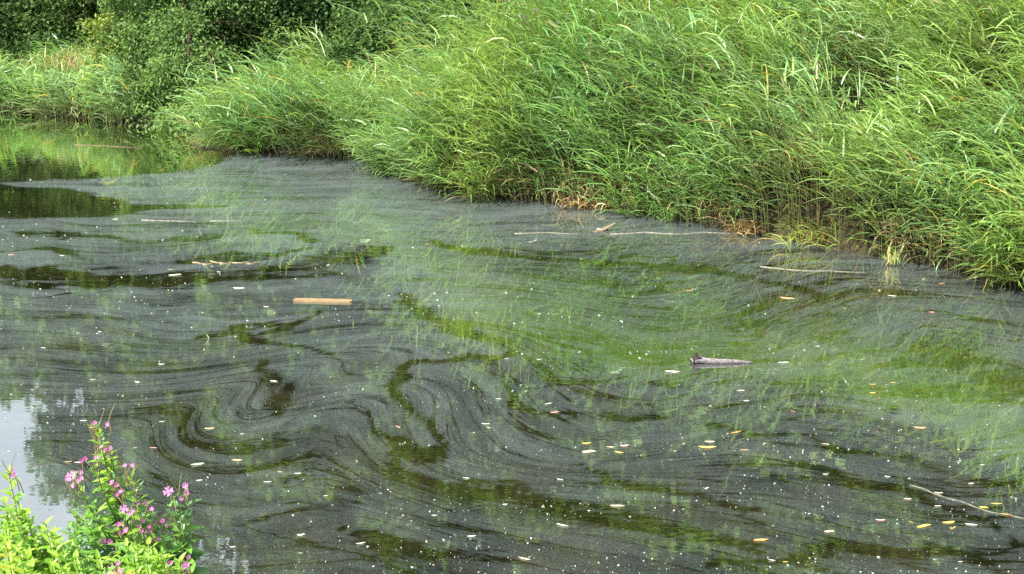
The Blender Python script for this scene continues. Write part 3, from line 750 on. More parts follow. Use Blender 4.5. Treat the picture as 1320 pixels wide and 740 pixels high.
def strand(name, label, cat, pts, r0, r1, mat, group=None, z=0.004, wob=0.01, leafy=0):
    P = [Vector(onz(u, v, 0)) for u, v in pts]; o0 = P[0].copy(); Q = []
    for i in range(len(P) - 1):
        for t_ in (0, .5): Q.append(P[i].lerp(P[i + 1], t_) + Vector((rr_.uniform(-wob, wob), rr_.uniform(-wob, wob) * 2, 0)))
    Q.append(P[-1]); Q = [q_ - o0 + Vector((0, 0, z)) for q_ in Q]
    V, Fc = tubes([(Q, r0 * .42, r1 * .42, 5)])
    o_ = bm_obj(name, V, Fc, mat); o_.location = o0
    tag(o_, label, cat, group); return o_
strand('reed_stem', 'long pale dead stem floating at the lower right, strung with bits of leaf', 'dead stem', [(1172, 626), (1205, 636), (1240, 648), (1275, 660), (1330, 671)], .004, .006, M_PALE)
strand('reed_stem', 'pale thin stem floating left of the cocked up driftwood', 'dead stem', [(664, 301), (705, 300), (748, 302)], .012, .008, M_PALE)
strand('reed_stem', 'long bleached stem floating right of the cocked up driftwood', 'dead stem', [(787, 302), (830, 300), (870, 302), (905, 300), (952, 302)], .014, .009, M_PALE)
strand('reed_stem', 'pale stem floating below the brown litter at the bank foot on the right', 'dead stem', [(980, 344), (1030, 349), (1070, 350), (1118, 352)], .011, .006, M_PALE)
strand('reed_stem', 'white straight stem in the grey film at the upper left', 'dead stem', [(183, 284), (215, 285), (252, 286)], .014, .010, M_PALE)
strand('reed_stem', 'short white stem in the film right of the straight one at the upper left', 'dead stem', [(270, 285), (316, 285)], .010, .008, M_PALE)
strand('stick', 'brown stick floating in the clear dark water at the far left', 'stick', [(97, 187), (130, 188), (182, 191)], .018, .010, M_BROWN)
strand('twig', 'thin brown twig lying on the mirrored sky at the lower left', 'twig', [(36, 601), (55, 598), (66, 593), (74, 588)], .007, .004, M_BROWN)
strand('twig', 'tiny pale curled twig left of the middle below the lath', 'twig', [(265, 445), (269, 440), (269, 435), (266, 431)], .008, .006, M_PALE)
for i, (u0, v0, u1, v1) in enumerate([(249, 338, 268, 340), (270, 337, 290, 339), (284, 341, 304, 338), (300, 339, 322, 338), (318, 340, 337, 337), (262, 341, 274, 340)]):
    strand('straw', ['leftmost bit of straw in the small raft left of the middle', 'second bit of straw from the left in the upper row of the small raft', 'middle bit of straw in the small raft, in its lower row', 'bit of straw right of the centre of the small raft', 'rightmost bit of straw in the small raft', 'shortest bit of straw, at the lower left of the small raft'][i], 'straw', [(u0, v0), ((u0 + u1) / 2, (v0 + v1) / 2 + .6), (u1, v1)], .016, .010, M_STEM, 'bits of straw drifting together')

# leaves that float
def float_leaf_mesh(name, mat, seed):
    r_ = random.Random(seed); n_ = 6; V = []
    for i in range(n_):
        t_ = i / (n_ - 1); w_ = 0.17 * math.sin(math.pi * min(.97, .06 + t_ * .92)) ** 0.8 * r_.uniform(.85, 1.1); x_ = t_ - .5; c_ = 0.06 * math.sin(t_ * 4 + seed)
        z_ = 0.05 * abs(t_ - .45) * r_.uniform(0, 2)
        V += [(x_, c_ - w_, z_ + .03 * r_.random()), (x_, c_, z_ - .02 * (1 if 0 < i < n_ - 1 else 0)), (x_, c_ + w_, z_ + .05 * r_.random())]
    Fc = []
    for i in range(n_ - 1):
        for j in range(2): Fc.append((i * 3 + j, i * 3 + j + 1, i * 3 + 4 + j, i * 3 + 3 + j))
    me = bpy.data.meshes.new(name); me.from_pydata(V, [], Fc); me.materials.append(mat); me.update()
    me.polygons.foreach_set('use_smooth', np.ones(len(me.polygons), bool)); return me
FLC = {'white': (0.56, 0.58, 0.52), 'cream': (0.55, 0.49, 0.32), 'yellow': (0.46, 0.38, 0.11), 'orange': (0.42, 0.25, 0.09), 'tan': (0.48, 0.34, 0.20), 'pink': (0.58, 0.32, 0.28), 'pale green': (0.50, 0.60, 0.42)}
FLM = {c_: [float_leaf_mesh('floating_leaf', leaf_mat('floating_leaf_' + c_.replace(' ', '_'), v_, 0.1, 0.6, 0.3, 50), s_) for s_ in (1, 2, 3, 5)] for c_, v_ in FLC.items()}
fl_n = [0]
def fleaf(u, v, px, c_, ang, label=None, group=None):
    P = at_water(u, v); s_ = 0.76 * px / (FPX / math.hypot(P.y, CAM_H)); fl_n[0] += 1
    o_ = link('floating_leaf', FLM[c_][fl_n[0] % 4]); o_.location = P + Vector((0, 0, .006))
    o_.scale = (s_, s_ * random.uniform(.55, 1.0), s_ * .6); o_.rotation_euler = (random.uniform(-.08, .08), random.uniform(-.08, .08), R(ang))
    tag(o_, label, 'leaf', group)
LV = [(255, 599, 22, 'pale green', 30, 'largest pale green leaf floating right of the tall willowherb'),
      (270, 553, 17, 'tan', 8, 'curved light brown leaf floating upper right of the tallest willowherb spike'),
      (198, 578, 12, 'pink', 0, 'dull pinkish leaf floating just right of the tallest flower spike'),
      (306, 594, 20, 'tan', -4, 'long tan leaf floating right of the large pale green leaf'),
      (361, 609, 11, 'tan', -20, 'short tan leaf floating left of two white flecks, lower left of the middle'),
      (88, 596, 12, 'tan', 5, 'tan leaf touching a white leaf behind the tall willowherb'),
      (101, 597, 13, 'white', 0, 'white leaf beside a tan leaf behind the tall willowherb'),
      (108, 543, 14, 'white', 0, 'white leaf floating left of the top of the tallest flower spike'),
      (118, 552, 12, 'pink', -20, 'rusty leaf under the white leaf by the tallest flower spike'),
      (756, 572, 17, 'yellow', -4, 'yellow leaf uppermost left in the loose cluster below the driftwood log'),
      (759, 583, 23, 'cream', 0, 'long cream leaf lowest left in the loose leaf cluster'),
      (798, 584, 16, 'yellow', -5, 'yellow leaf lowest right in the loose leaf cluster'),
      (787, 577, 14, 'cream', 5, 'cream leaf in the middle of the loose leaf cluster'),
      (805, 575, 16, 'pink', 0, 'pinkish leaf at the right of the loose leaf cluster'),
      (796, 653, 24, 'cream', -12, 'plump cream yellow leaf floating in an olive lead at the bottom middle'),
      (725, 678, 22, 'white', -18, 'biggest white leaf floating at the bottom middle'),
      (676, 721, 21, 'cream', -20, 'cream leaf floating near the bottom edge left of the big white leaf'),
      (715, 532, 15, 'pink', 10, 'pale pink shred floating beside the brownish patch in mid pond'),
      (513, 551, 11, 'pink', -40, 'pinkish tan leaf at the head of the olive hook shaped lead'),
      (949, 558, 20, 'orange', 22, 'orange leaf uppermost of three leaves right of mid pond'),
      (915, 570, 17, 'cream', -5, 'cream leaf in the middle of three leaves right of mid pond'),
      (912, 577, 30, 'yellow', -2, 'long pale yellow leaf lowest of three leaves right of mid pond'),
      (960, 581, 16, 'tan', -8, 'olive tan leaf trailing right of the long pale yellow leaf'),
      (867, 480, 26, 'white', 6, 'long white leaf floating left of the grey driftwood log'),
      (1125, 507, 11, 'yellow', 0, 'lower of two yellow leaves floating right of the driftwood log'),
      (1125, 496, 12, 'yellow', 5, 'upper of two yellow leaves floating right of the driftwood log'),
      (1151, 494, 11, 'yellow', 10, 'yellow leaf right beside the pair right of the driftwood log'),
      (1022, 531, 10, 'orange', -15, 'small orange leaf floating below right of the driftwood log'),
      (1064, 573, 13, 'cream', -8, 'cream leaf floating at the edge of the dark lead on the right'),
      (1186, 552, 22, 'tan', 0, 'tan yellow leaf floating in the green reflection on the far right'),
      (1191, 679, 28, 'yellow', 14, 'brightest yellow leaf floating at the lower right'),
      (1175, 674, 10, 'yellow', -35, 'small yellow leaf touching the brightest yellow one at the lower right'),
      (1223, 674, 22, 'yellow', 12, 'second bright yellow leaf to the right of the brightest one'),
      (1229, 681, 14, 'orange', 35, 'orange leaf tucked under the second bright yellow leaf'),
      (1209, 653, 12, 'white', 0, 'round white leaf just under the long pale stem at the lower right'),
      (1170, 644, 14, 'cream', 4, 'cream leaf floating left of the round white leaf under the long stem'),
      (1284, 650, 18, 'yellow', -8, 'yellow leaf above the right end of the long pale stem'),
      (1210, 636, 14, 'cream', -14, 'cream leaf caught on the left part of the long pale stem'),
      (1268, 655, 16, 'yellow', -12, 'yellow leaf caught on the right part of the long pale stem'),
      (1297, 664, 16, 'orange', -16, 'orange leaf caught near the right end of the long pale stem'),
      (1252, 677, 20, 'white', -10, 'narrow whitish leaf right of the two bright yellow leaves'),
      (1135, 671, 17, 'pink', 0, 'greyish pink leaf left of the bright yellow leaves'),
      (1069, 686, 18, 'cream', 0, 'cream leaf just above the small mirrored sky gap at the bottom right'),
      (981, 697, 26, 'orange', 12, 'orange yellow leaf floating left of the small mirrored sky gap'),
      (1012, 725, 9, 'yellow', 0, 'small yellow leaf near the bottom edge left of the mirrored sky gap'),
      (14, 329, 9, 'pink', 0, 'small rose pink scrap in the film at the left edge'),
      (226, 355, 22, 'white', 0, 'white narrow leaf lying in the dark band left of the middle'),
      (220, 348, 11, 'tan', 0, 'tan leaf just above the white narrow one in the dark band'),
      (888, 375, 13, 'orange', 8, 'orange leaf in the green reflection above the driftwood log'),
      (1015, 385, 24, 'tan', -10, 'tan yellow leaf in the reflection right of the orange one'),
      (1214, 366, 12, 'orange', 10, 'orange brown leaf at the foot of the reed bank on the right'),
      (1150, 382, 15, 'white', -8, 'white leaf near the reed bank on the right'),
      (1201, 403, 12, 'pink', 5, 'pinkish leaf below the reed bank at the right')]
for q_ in LV: fleaf(*q_)
FLK = [(209, 544, 10), (257, 620, 11), (345, 622, 14), (384, 611, 12), (388, 690, 13), (300, 706, 11), (353, 492, 14), (177, 493, 11), (174, 578, 7), (643, 515, 11), (626, 547, 15),
                   (630, 552, 8), (722, 619, 12), (608, 692, 15), (560, 665, 10), (465, 701, 16), (601, 617, 11), (651, 651, 10), (955, 504, 15), (962, 517, 10), (1237, 595, 8), (1266, 600, 8),
                   (1252, 624, 10), (1144, 615, 10), (995, 723, 12), (1238, 725, 8), (695, 464, 9), (653, 463, 8), (282, 351, 8), (308, 372, 20), (343, 396, 10), (208, 470, 11), (56, 449, 10),
                   (149, 283, 12), (1089, 398, 6), (1054, 447, 8), (707, 521, 14), (1010, 468, 22), (1064, 612, 9), (911, 630, 9), (1043, 663, 7), (420, 640, 8), (312, 560, 8), (120, 490, 9), (80, 330, 9)]
MARKS = [(415, 388, 'the floating lath'), (780, 294, 'the cocked up driftwood'), (932, 467, 'the grey knobbly log'), (1245, 650, 'the long pale stem'), (130, 545, 'the tallest willowherb tip'),
         (220, 634, 'the right hand willowherb'), (255, 599, 'the large pale green leaf'), (725, 678, 'the biggest white leaf'), (780, 577, 'the loose leaf cluster'), (1191, 679, 'the brightest yellow leaf'),
         (290, 339, 'the raft of straw'), (513, 551, 'the pinkish tan leaf'), (1125, 501, 'the pair of yellow leaves'), (218, 285, 'the straight white stem'), (921, 573, 'the three leaves right of mid pond'), (715, 532, 'the pale pink shred')]
groups_ = {}
for (u, v, px) in FLK:
    mu, mv, mn = min(MARKS, key=lambda m_: math.hypot(u - m_[0], 1.6 * (v - m_[1])))
    du, dv = u - mu, v - mv
    if abs(du) < 0.5 * abs(dv): dr_ = 'above' if dv < 0 else 'below'
    elif abs(dv) < 0.35 * abs(du): dr_ = 'left of' if du < 0 else 'right of'
    else: dr_ = ('above' if dv < 0 else 'below') + (' and left of' if du < 0 else ' and right of')
    groups_.setdefault((mn, dr_), []).append((math.hypot(du, dv), u, v, px))
for (mn, dr_), li_ in groups_.items():
    li_.sort()
    for i, (d_, u, v, px) in enumerate(li_):
        od = '' if len(li_) == 1 else ('the nearer ' if i == 0 else ('the farther ' if len(li_) == 2 else ['', 'second nearest ', 'third nearest ', 'fourth nearest ', 'fifth nearest ', 'sixth nearest '][i]))
        if i == 0 and len(li_) > 2: od = 'nearest '
        fleaf(u, v, px, 'white', random.uniform(-25, 25), (od + 'small white fleck floating ' + dr_ + ' ' + mn), 'white flecks on the film')

# fine fluff and specks
M_SPECK = leaf_mat('speck', None, 0.1, 0.7, 0.2, 30)
n = 5200
u = rng.uniform(-20, 1340, n); v = rng.uniform(225, 745, n)
P = np.array([onz(a_, b_) for a_, b_ in zip(u, v)])
d, h, nr = land(P[:, 0], P[:, 1])
# denser where the drift gathers
dn = 0.16 + 1.6 * sstep(0.50, 0.66, fbm(P[:, 0] * 0.45, P[:, 1] * 2.0, 4, 101))
ok = (d < -0.1) & (rng.random(n) < dn * np.clip((v - 180) / 400, .25, 1) * np.where(u < 760, 1, 0.55)); P = P[ok]; n = len(P)
s_ = 0.0028 + 0.007 * rng.random(n) ** 4; s_ *= np.clip(P[:, 1] / 9, 1, 1.7)
an = rng.uniform(0, 6.28, n); V = np.empty((n, 5, 3))
for j in range(4):
    aa = an + j * 1.571; rad_ = s_ * (1.6 if j % 2 == 0 else 0.8)
    V[:, j, 0] = P[:, 0] + np.cos(aa) * rad_; V[:, j, 1] = P[:, 1] + np.sin(aa) * rad_; V[:, j, 2] = 0.004
V[:, 4] = P; V[:, 4, 2] = 0.004 + s_ * 0.7
i = np.arange(n)[:, None] * 5
Fc = np.concatenate([i + np.array([a_, (a_ + 1) % 4, 4]) for a_ in range(4)])
cc = mixc(np.tile(np.array([.50, .54, .53]), (n, 1)), np.tile(np.array([.55, .50, .33]), (n, 1)), (rng.random(n) < 0.2).astype(float)) * rng.uniform(.6, 1.0, (n, 1))
tag(link('seed_fluff', mesh_np('seed_fluff', V.reshape(-1, 3), Fc, M_SPECK, np.repeat(cc, 5, 0))), 'pale specks of seed fluff strewn over the film', 'seed fluff', kind='stuff')

# ------------------------------------------------------------------ on the reed bank
def stalk(u0, v0, u1, v1, y, label, mat=M_STEM, head=0.22, r=.005):
    a_, b_ = Vector(aty(u0, v0, y)), Vector(aty(u1, v1, y + .1))
    _, gz_, _ = land(np.array([a_.x]), np.array([a_.y])); base = a_ - Vector((0, 0, max(0, a_.z - gz_[0])))
    root = empty('dry_stalk', base, label, 'dead stalk', 'dead stalks standing out of the reeds')
    Q = [Vector((0, 0, 0)), a_ - base, (a_ - base).lerp(b_ - base, .5) + Vector((.02, 0, 0)), b_ - base]
    V, Fc = tubes([(Q, r * 1.3, r * .6, 5)]); bm_obj('stem', V, Fc, mat, root)
    ax = (b_ - a_).normalized(); pr = []
    for i in range(9):
        t_ = i / 9; p0 = (b_ - base) - ax * head * (1 - t_); s1 = p0 + Vector((random.uniform(-1, 1), random.uniform(-1, 1), random.uniform(.6, 1.6))) * .045 * (1.3 - t_)
        pr.append(([p0, p0.lerp(s1, .5), s1], r * .7, r * 1.1, 4))
    V, Fc = tubes(pr); bm_obj('seed_head', V, Fc, mat, root)
for q_ in [(497, 150, 471, 62, 22.6, 'tallest dead stalk leaning left out of the lower reeds'),
           (502, 150, 484, 78, 22.4, 'second dead stalk leaning left beside the tallest in the lower reeds'),
           (505, 160, 492, 70, 22.2, 'third dead stalk, most upright of those in the lower reeds'),
           (478, 140, 448, 78, 23.0, 'leftmost dead stalk in the lower reeds'),
           (509, 165, 500, 96, 22.0, 'rightmost dead stalk where the lower reeds meet the big bank'),
           (1175, 120, 1150, 22, 19.6, 'long bleached stalk leaning left at the upper right of the reed bank'),
           (1262, 60, 1240, 0, 20.5, 'bleached stalk near the upper right corner'),
           (1330, 135, 1290, 55, 18.0, 'bleached stalk slanting at the right edge of the reed bank'),
           (1030, 215, 1000, 130, 17.2, 'dead stalk left of the straw patch on the reed bank'),
           (1040, 215, 1030, 128, 17.0, 'dead stalk in the straw patch on the reed bank'),
           (1052, 215, 1060, 135, 16.9, 'dead stalk right of the straw patch on the reed bank'),
           (1010, 240, 965, 205, 16.6, 'dead stalk lying low left of the straw patch'),
           (1235, 215, 1205, 165, 15.6, 'dead stalk below the bramble on the reed bank'),
           (745, 185, 740, 135, 19.6, 'dead stalk in front of the middle reed mound')]:
    stalk(*q_)
def blade_clump(name, label, u, v, z, n_, cols, ln_, wd_, el, spread=0.25, az=None, y=None, cat='plant', kind=None):
    P = Vector(onz(u, v, z)) if y is None else Vector(aty(u, v, y))
    B = np.column_stack([rng.normal(0, spread, n_), rng.normal(0, spread * .8, n_), rng.uniform(0, .1, n_)])
    c_ = np.array(cols)[rng.integers(0, len(cols), n_)] * rng.uniform(.75, 1.25, (n_, 1))
    V, Fc, C = blades(B, rng.uniform(0, 6.28, n_) if az is None else rng.normal(az, .9, n_), rng.uniform(el[0], el[1], n_), rng.uniform(.4, 2.0, n_), rng.uniform(ln_[0], ln_[1], n_), rng.uniform(wd_[0], wd_[1], n_), C_ if False else c_)
    o_ = link(name, mesh_np(name, V, Fc, M_REED, C)); o_.location = P
    tag(o_, label, cat, kind=kind); return o_
blade_clump('grass_tuft', 'small bright green tuft standing in the water at the foot of the reed bank', 864, 286, 0, 30, [G_YEL, G_MID * 1.1], (.18, .40), (.012, .022), (.8, 1.5), .06)
blade_clump('grass_tuft', 'pale green tuft in the water at the foot of the bank on the right', 1148, 343, 0, 30, [G_YEL, STRAW], (.18, .40), (.012, .022), (.8, 1.5), .08)
blade_clump('reed_litter', 'heap of rusty dead leaves at the bank foot right of the driftwood', 962, 300, 0, 170, [BROWN, STRAW, BROWN * .7], (.15, .38), (.010, .025), (.1, 1.0), .13, cat='litter', kind='stuff')
blade_clump('reed_litter', 'reddish brown dead leaves at the foot of the middle reed mound', 752, 265, 0.02, 220, [BROWN * 1.2, BROWN * .8, STRAW], (.15, .4), (.010, .025), (.1, 1.0), .22, cat='litter', kind='stuff')
blade_clump('straw_patch', 'patch of dead straw coloured grass in the middle of the right reed bank', 1030, 215, 0, 420, [STRAW, BROWN, STRAW * 1.1, G_YEL], (.4, .95), (.007, .014), (.8, 1.5), .34, y=17.0, cat='dead grass', kind='stuff')
blade_clump('yellow_sedge', 'yellowing blades low on the shore beside the rusty litter heap', 1060, 312, 0.05, 170, [G_GOLD * .8, G_YEL, G_YEL], (.3, .6), (.010, .018), (.3, 1.3), .35, az=R(200), cat='sedge', kind='stuff')
blade_clump('yellow_sedge', 'yellowing blades at the left end of the lower reeds', 276, 192, 0.05, 110, [G_GOLD * .7, G_YEL, G_MID], (.3, .6), (.014, .022), (.3, 1.3), .4, az=R(200), cat='sedge', kind='stuff')
blade_clump('straw_patch', 'tan dead reed tops at the right end of the far reeds', 112, 92, 0, 420, [STRAW, BROWN, STRAW * 1.1, G_YEL], (.4, .8), (.012, .022), (.8, 1.5), .6, y=28.9, cat='dead grass', kind='stuff')
# broad leaves of a bramble in the gap
P = aty(1172, 178, 17.6)
v, f, c = leaf_cloud([(0, 0, 0), (.45, .1, .15), (-.4, -.1, .25), (.1, 0, .5), (-.15, -.3, -.3), (.6, 0, -.2)], [(.35, .3, .25)] * 6, 1500, 0.13, np.array((.07, .17, .03)), np.array((.22, .34, .06)), 1.5, .2, .1, .3)
root = empty('bramble', P, 'bramble with broad bright leaves round a dark gap in the right reed bank', 'bramble')
link('foliage', mesh_np('foliage', v, f, M_TREE, c, smooth=False), root)['kind'] = 'stuff'
V, Fc = tubes([([(0, 0, -1.3), (.05, 0, -.5), (.1, 0, .5)], .01, .005, 5), ([(0.1, 0, -1.3), (-.2, 0, -.5), (-.4, -.1, .3)], .01, .005, 5), ([(0, .1, -1.3), (.3, 0, -.5), (.6, .1, .2)], .01, .005, 5)])
bm_obj('cane', V, Fc, M_BROWN, root)

# ------------------------------------------------------------------ willowherb and leafy shoots on the near bank
def leaf_me(name, mat, seed, wide=.16, curl=.25):
    r_ = random.Random(seed); V = []; n_ = 5
    for i in range(n_):
        t_ = i / (n_ - 1); w_ = wide * (math.sin(math.pi * (0.08 + .90 * t_) ** .8) + .02); z_ = -curl * t_ * t_ + .02 * r_.random()
        V += [(t_, -w_, z_ + w_ * .45), (t_, 0, z_), (t_, w_, z_ + w_ * .45)]
    Fc = [(i * 3 + j, i * 3 + j + 1, i * 3 + 4 + j, i * 3 + 3 + j) for i in range(n_ - 1) for j in range(2)]
    me = bpy.data.meshes.new(name); me.from_pydata(V, [], Fc); me.materials.append(mat); me.update()
    me.polygons.foreach_set('use_smooth', np.ones(len(me.polygons), bool)); return me
LEAF = {k_: [leaf_me('leaf', HL[k_], 10 * k_ + j, w_, c_) for j, (w_, c_) in enumerate([(.19, .2), (.24, .35), (.17, .1)])] for k_ in range(5)}
def flower_me(mat, open_):
    V = []; Fc = []
    for q_ in range(4):
        a_ = q_ * math.pi / 2 + .3
        ca, sa = math.cos(a_), math.sin(a_); o0 = len(V)
        for (rr2, ww, zz) in ((.08, .05, 0), (.55, .38, .30 * open_), (1.0, .46, .42 * open_ - .05), (.86, 0.0, .42 * open_)):
            rr2 *= (1 - .45 * (1 - 1 / (1 + open_))) if open_ > 1 else 1
            for s2 in ((-1, 1) if ww else (0,)): V.append((ca * rr2 - sa * ww * s2, sa * rr2 + ca * ww * s2, zz))
        Fc += [(o0, o0 + 1, o0 + 3, o0 + 2), (o0 + 2, o0 + 3, o0 + 5, o0 + 6), (o0 + 2, o0 + 6, o0 + 4)]
    me = bpy.data.meshes.new('flower'); me.from_pydata(V, [], Fc); me.materials.append(mat)
    o0 = len(V); me.update(); return me
FLOW = [flower_me(M_PINK, .8), flower_me(M_PINK, 1.6), flower_me(M_PINK2, 2.6)]
v_, f_ = tubes([([(0, 0, 0), (.25, 0, .02), (.6, 0, .0), (1, 0, .03)], .022, .012, 4)]); POD = bpy.data.meshes.new('pod'); POD.from_pydata([tuple(q_) for q_ in v_], [], f_); POD.materials.append(M_POD); POD.update()
v_, f_ = tubes([([(0, 0, -.6), (0, 0, -.1)], .12, .3, 6)]); CAL = bpy.data.meshes.new('calyx'); CAL.from_pydata([tuple(q_) for q_ in v_], [], f_); CAL.materials.append(M_POD); CAL.update()
v_, f_ = tubes([([(0, 0, 0), (0, 0, .55)], .07, .12, 5)]); STG = bpy.data.meshes.new('stigma'); STG.from_pydata([tuple(q_) for q_ in v_], [], f_); STG.materials.append(M_CREAM); STG.update()
def orient(o_, loc, dirv, upv, sc_):
    x_ = Vector(dirv).normalized(); z_ = Vector(upv); y_ = z_.cross(x_)
    if y_.length < 1e-4: y_ = Vector((0, 1, 0)).cross(x_)
    y_.normalize(); z_ = x_.cross(y_)
    m_ = Matrix((x_, y_, z_)).transposed().to_4x4(); m_.translation = Vector(loc)
    o_.matrix_local = m_ @ Matrix.Diagonal((sc_, sc_, sc_, 1))
def shoot(root, base, top, n_pairs, leaf_len, span, tones, r=.003, bend=.05):
    """one leafy stem, base/top relative to root; leaves over the top `span` metres"""
    base, top = Vector(base), Vector(top); L_ = (top - base).length
    bd = Vector((random.uniform(-bend, bend), random.uniform(-bend, bend), 0))
    P = lambda t_: base.lerp(top, t_) + bd * math.sin(math.pi * t_)
    V, Fc = tubes([([P(t_) for t_ in (0, .25, .5, .75, 1)], r * 1.4, r * .5, 5)]); bm_obj('stem', V, Fc, M_HSTEM, root)
    a0 = random.uniform(0, 6.28)
    for i in range(n_pairs):
        t_ = 1 - span / L_ * (1 - (i + .5) / n_pairs) ** 1.1; t_ = max(.05, t_); p_ = P(t_)
        f_ = i / n_pairs; ll = leaf_len * (1.15 - .75 * f_ ** 2.2) * random.uniform(.8, 1.15)
        for s2 in (0, math.pi):
            a_ = a0 + i * 1.57 + s2 + random.uniform(-.3, .3); el_ = .25 + .8 * f_ ** 2 + random.uniform(-.3, .25)
            d_ = Vector((math.cos(a_) * math.cos(el_), math.sin(a_) * math.cos(el_), math.sin(el_)))
            o_ = link('leaf', random.choice(LEAF[random.choice(tones)]), root); orient(o_, p_, d_, (0, 0, 1), ll)
    return P
def gz1(x_, y_): return float(land(np.array([x_]), np.array([y_]))[1][0])
def flower(root, p_, d_, size, k_):
    o_ = link('flower', FLOW[k_], root); z_ = Vector(d_).normalized(); m_ = z_.to_track_quat('Z', 'Y').to_matrix().to_4x4() @ Matrix.Rotation(random.uniform(0, 6), 4, 'Z')
    size *= 0.95; m_.translation = p_; o_.matrix_local = m_ @ Matrix.Diagonal((size, size, size, 1))
    c_ = link('calyx', CAL, o_); s_ = link('stigma', STG, o_)
def pdist(u, v, D):
    """point seen at photo position u, v, D metres ahead"""
    return Vector(aty(u, v, D))
def willowherb(label, D, top, bx, spikes, flowers, pods, pairs=16, leaf=.055, tones=(0, 1, 1, 2), side=(), span=.5):
    T_ = pdist(*top, D); b_ = Vector((T_.x + bx, T_.y + .12, 0)); b_.z = gz1(b_.x, b_.y) - .02
    root = empty('willowherb', b_, label, 'wildflower', 'pink flowered willowherbs on the near bank')
    P = shoot(root, (0, 0, 0), T_ - b_, pairs, leaf, span, tones, .0045)
    for (u, v, t0) in spikes:
        S_ = pdist(u, v, D + random.uniform(-.06, .06)) - b_; p0 = P(t0)
        P2 = shoot(root, p0, S_, max(3, int((S_ - p0).length / .035)), leaf * .72, (S_ - p0).length * .9, tones, .0028, .02)
    flowers = flowers + [(u_ + random.choice((-1, 1)) * random.uniform(5, 9), v_ + random.uniform(-6, 8), s_ * .9, random.choice((0, 1, 2))) for (u_, v_, s_, k_) in flowers[2:]]
    for (u, v, s_, k_) in flowers:
        p_ = pdist(u, v, D + random.uniform(-.09, .05)) - b_
        d_ = Vector((random.uniform(-.5, .5), -random.uniform(.3, 1.0), random.uniform(.2, .9)))
        flower(root, p_, d_, s_, k_)
        # the long ovary that carries it, back to the stem
        q_ = p_ - d_.normalized() * .006; e_ = q_ + Vector((random.uniform(-.02, .02), .01, -.055))
        V, Fc = tubes([([e_, e_.lerp(q_, .5) + Vector((.003, 0, 0)), q_], .0014, .0016, 4)]); bm_obj('pod', V, Fc, M_POD, root)
    for (u, v, n_) in pods:
        for i in range((n_ + 1) // 2):
            p_ = pdist(u + random.uniform(-6, 6), v + random.uniform(-16, 16), D + random.uniform(-.03, .03)) - b_
            a_ = random.uniform(0, 6.28); o_ = link('pod', POD, root); orient(o_, p_, (math.cos(a_) * .45, math.sin(a_) * .45, 1), (1, 0, .2), random.uniform(.045, .075))
    return root
willowherb('tallest willowherb with two pink flowers at the very tip of its spike', 2.75, (124, 552), .05,
           [(128, 560, .82), (92, 612, .70), (144, 590, .78), (106, 640, .66), (140, 625, .68), (150, 650, .6), (96, 660, .58), (122, 600, .75)],
           [(122, 546, .009, 1), (140, 547, .009, 1), (144, 579, .010, 1), (137, 572, .007, 2), (110, 592, .009, 2), (124, 591, .009, 1), (92, 614, .014, 0), (104, 609, .010, 1), (86, 618, .009, 1), (100, 621, .009, 1),
            (142, 622, .009, 1), (142, 632, .008, 2)],
           [(130, 565, 16), (126, 590, 16), (140, 590, 10), (98, 625, 6), (120, 610, 8)], 17, .058, (0, 1, 1, 2), span=.42)
willowherb('middle willowherb with a fork of brown pods under two pink flowers', 2.70, (170, 612), .0,
           [(178, 650, .80), (160, 655, .78), (190, 665, .74), (150, 680, .66), (172, 690, .62), (200, 690, .64)],
           [(161, 601, .008, 1), (172, 599, .009, 1), (153, 626, .009, 2), (157, 634, .009, 1), (160, 656, .012, 0), (178, 650, .008, 2), (187, 650, .009, 1), (160, 674, .012, 0), (164, 684, .011, 1),
            (135, 697, .012, 1), (186, 671, .010, 1), (195, 676, .008, 2), (148, 688, .008, 2), (185, 686, .009, 2)],
           [(166, 620, 14), (172, 640, 12), (182, 660, 10), (152, 645, 8)], 13, .055, (1, 1, 2, 0), span=.36)
willowherb('right hand willowherb topped by a round open pink flower', 2.72, (224, 640), -.02,
           [(238, 636, .86), (216, 650, .80), (232, 668, .74), (210, 680, .68), (238, 690, .66)],
           [(217, 634, .015, 0), (240, 626, .012, 1), (240, 637, .010, 2), (226, 655, .009, 2), (212, 673, .010, 2), (221, 680, .010, 1), (204, 694, .009, 1), (195, 684, .007, 2)],
           [(232, 645, 4), (222, 660, 3)], 11, .060, (1, 2, 2), span=.32)
willowherb('lowest willowherb at the bottom edge, a cluster of round pink flowers', 2.60, (232, 722), -.02,
           [(214, 730, .84), (242, 725, .86), (222, 745, .75)],
           [(242, 718, .009, 1), (239, 728, .014, 1), (243, 738, .011, 1), (212, 731, .012, 1), (220, 727, .009, 2), (208, 742, .009, 1)],
           [], 10, .055, (0, 1), span=.3)
willowherb('leafy willowherb at the left edge with one pink flower', 2.55, (10, 608), .02,
           [(22, 640, .80), (2, 640, .78), (16, 660, .7), (32, 655, .68)],
           [(18, 612, .010, 1), (16, 608, .006, 2)], [(12, 625, 3)], 17, .055, (0, 0, 1), span=.42)
willowherb('willowherb between the leafy shoots at the bottom, pale pink flowers at its foot', 2.5, (150, 700), -.02,
           [(140, 715, .84), (160, 718, .8), (128, 725, .78)],
           [(143, 736, .014, 0), (158, 738, .012, 1), (152, 726, .008, 1)], [], 10, .055, (0, 1), span=.3)
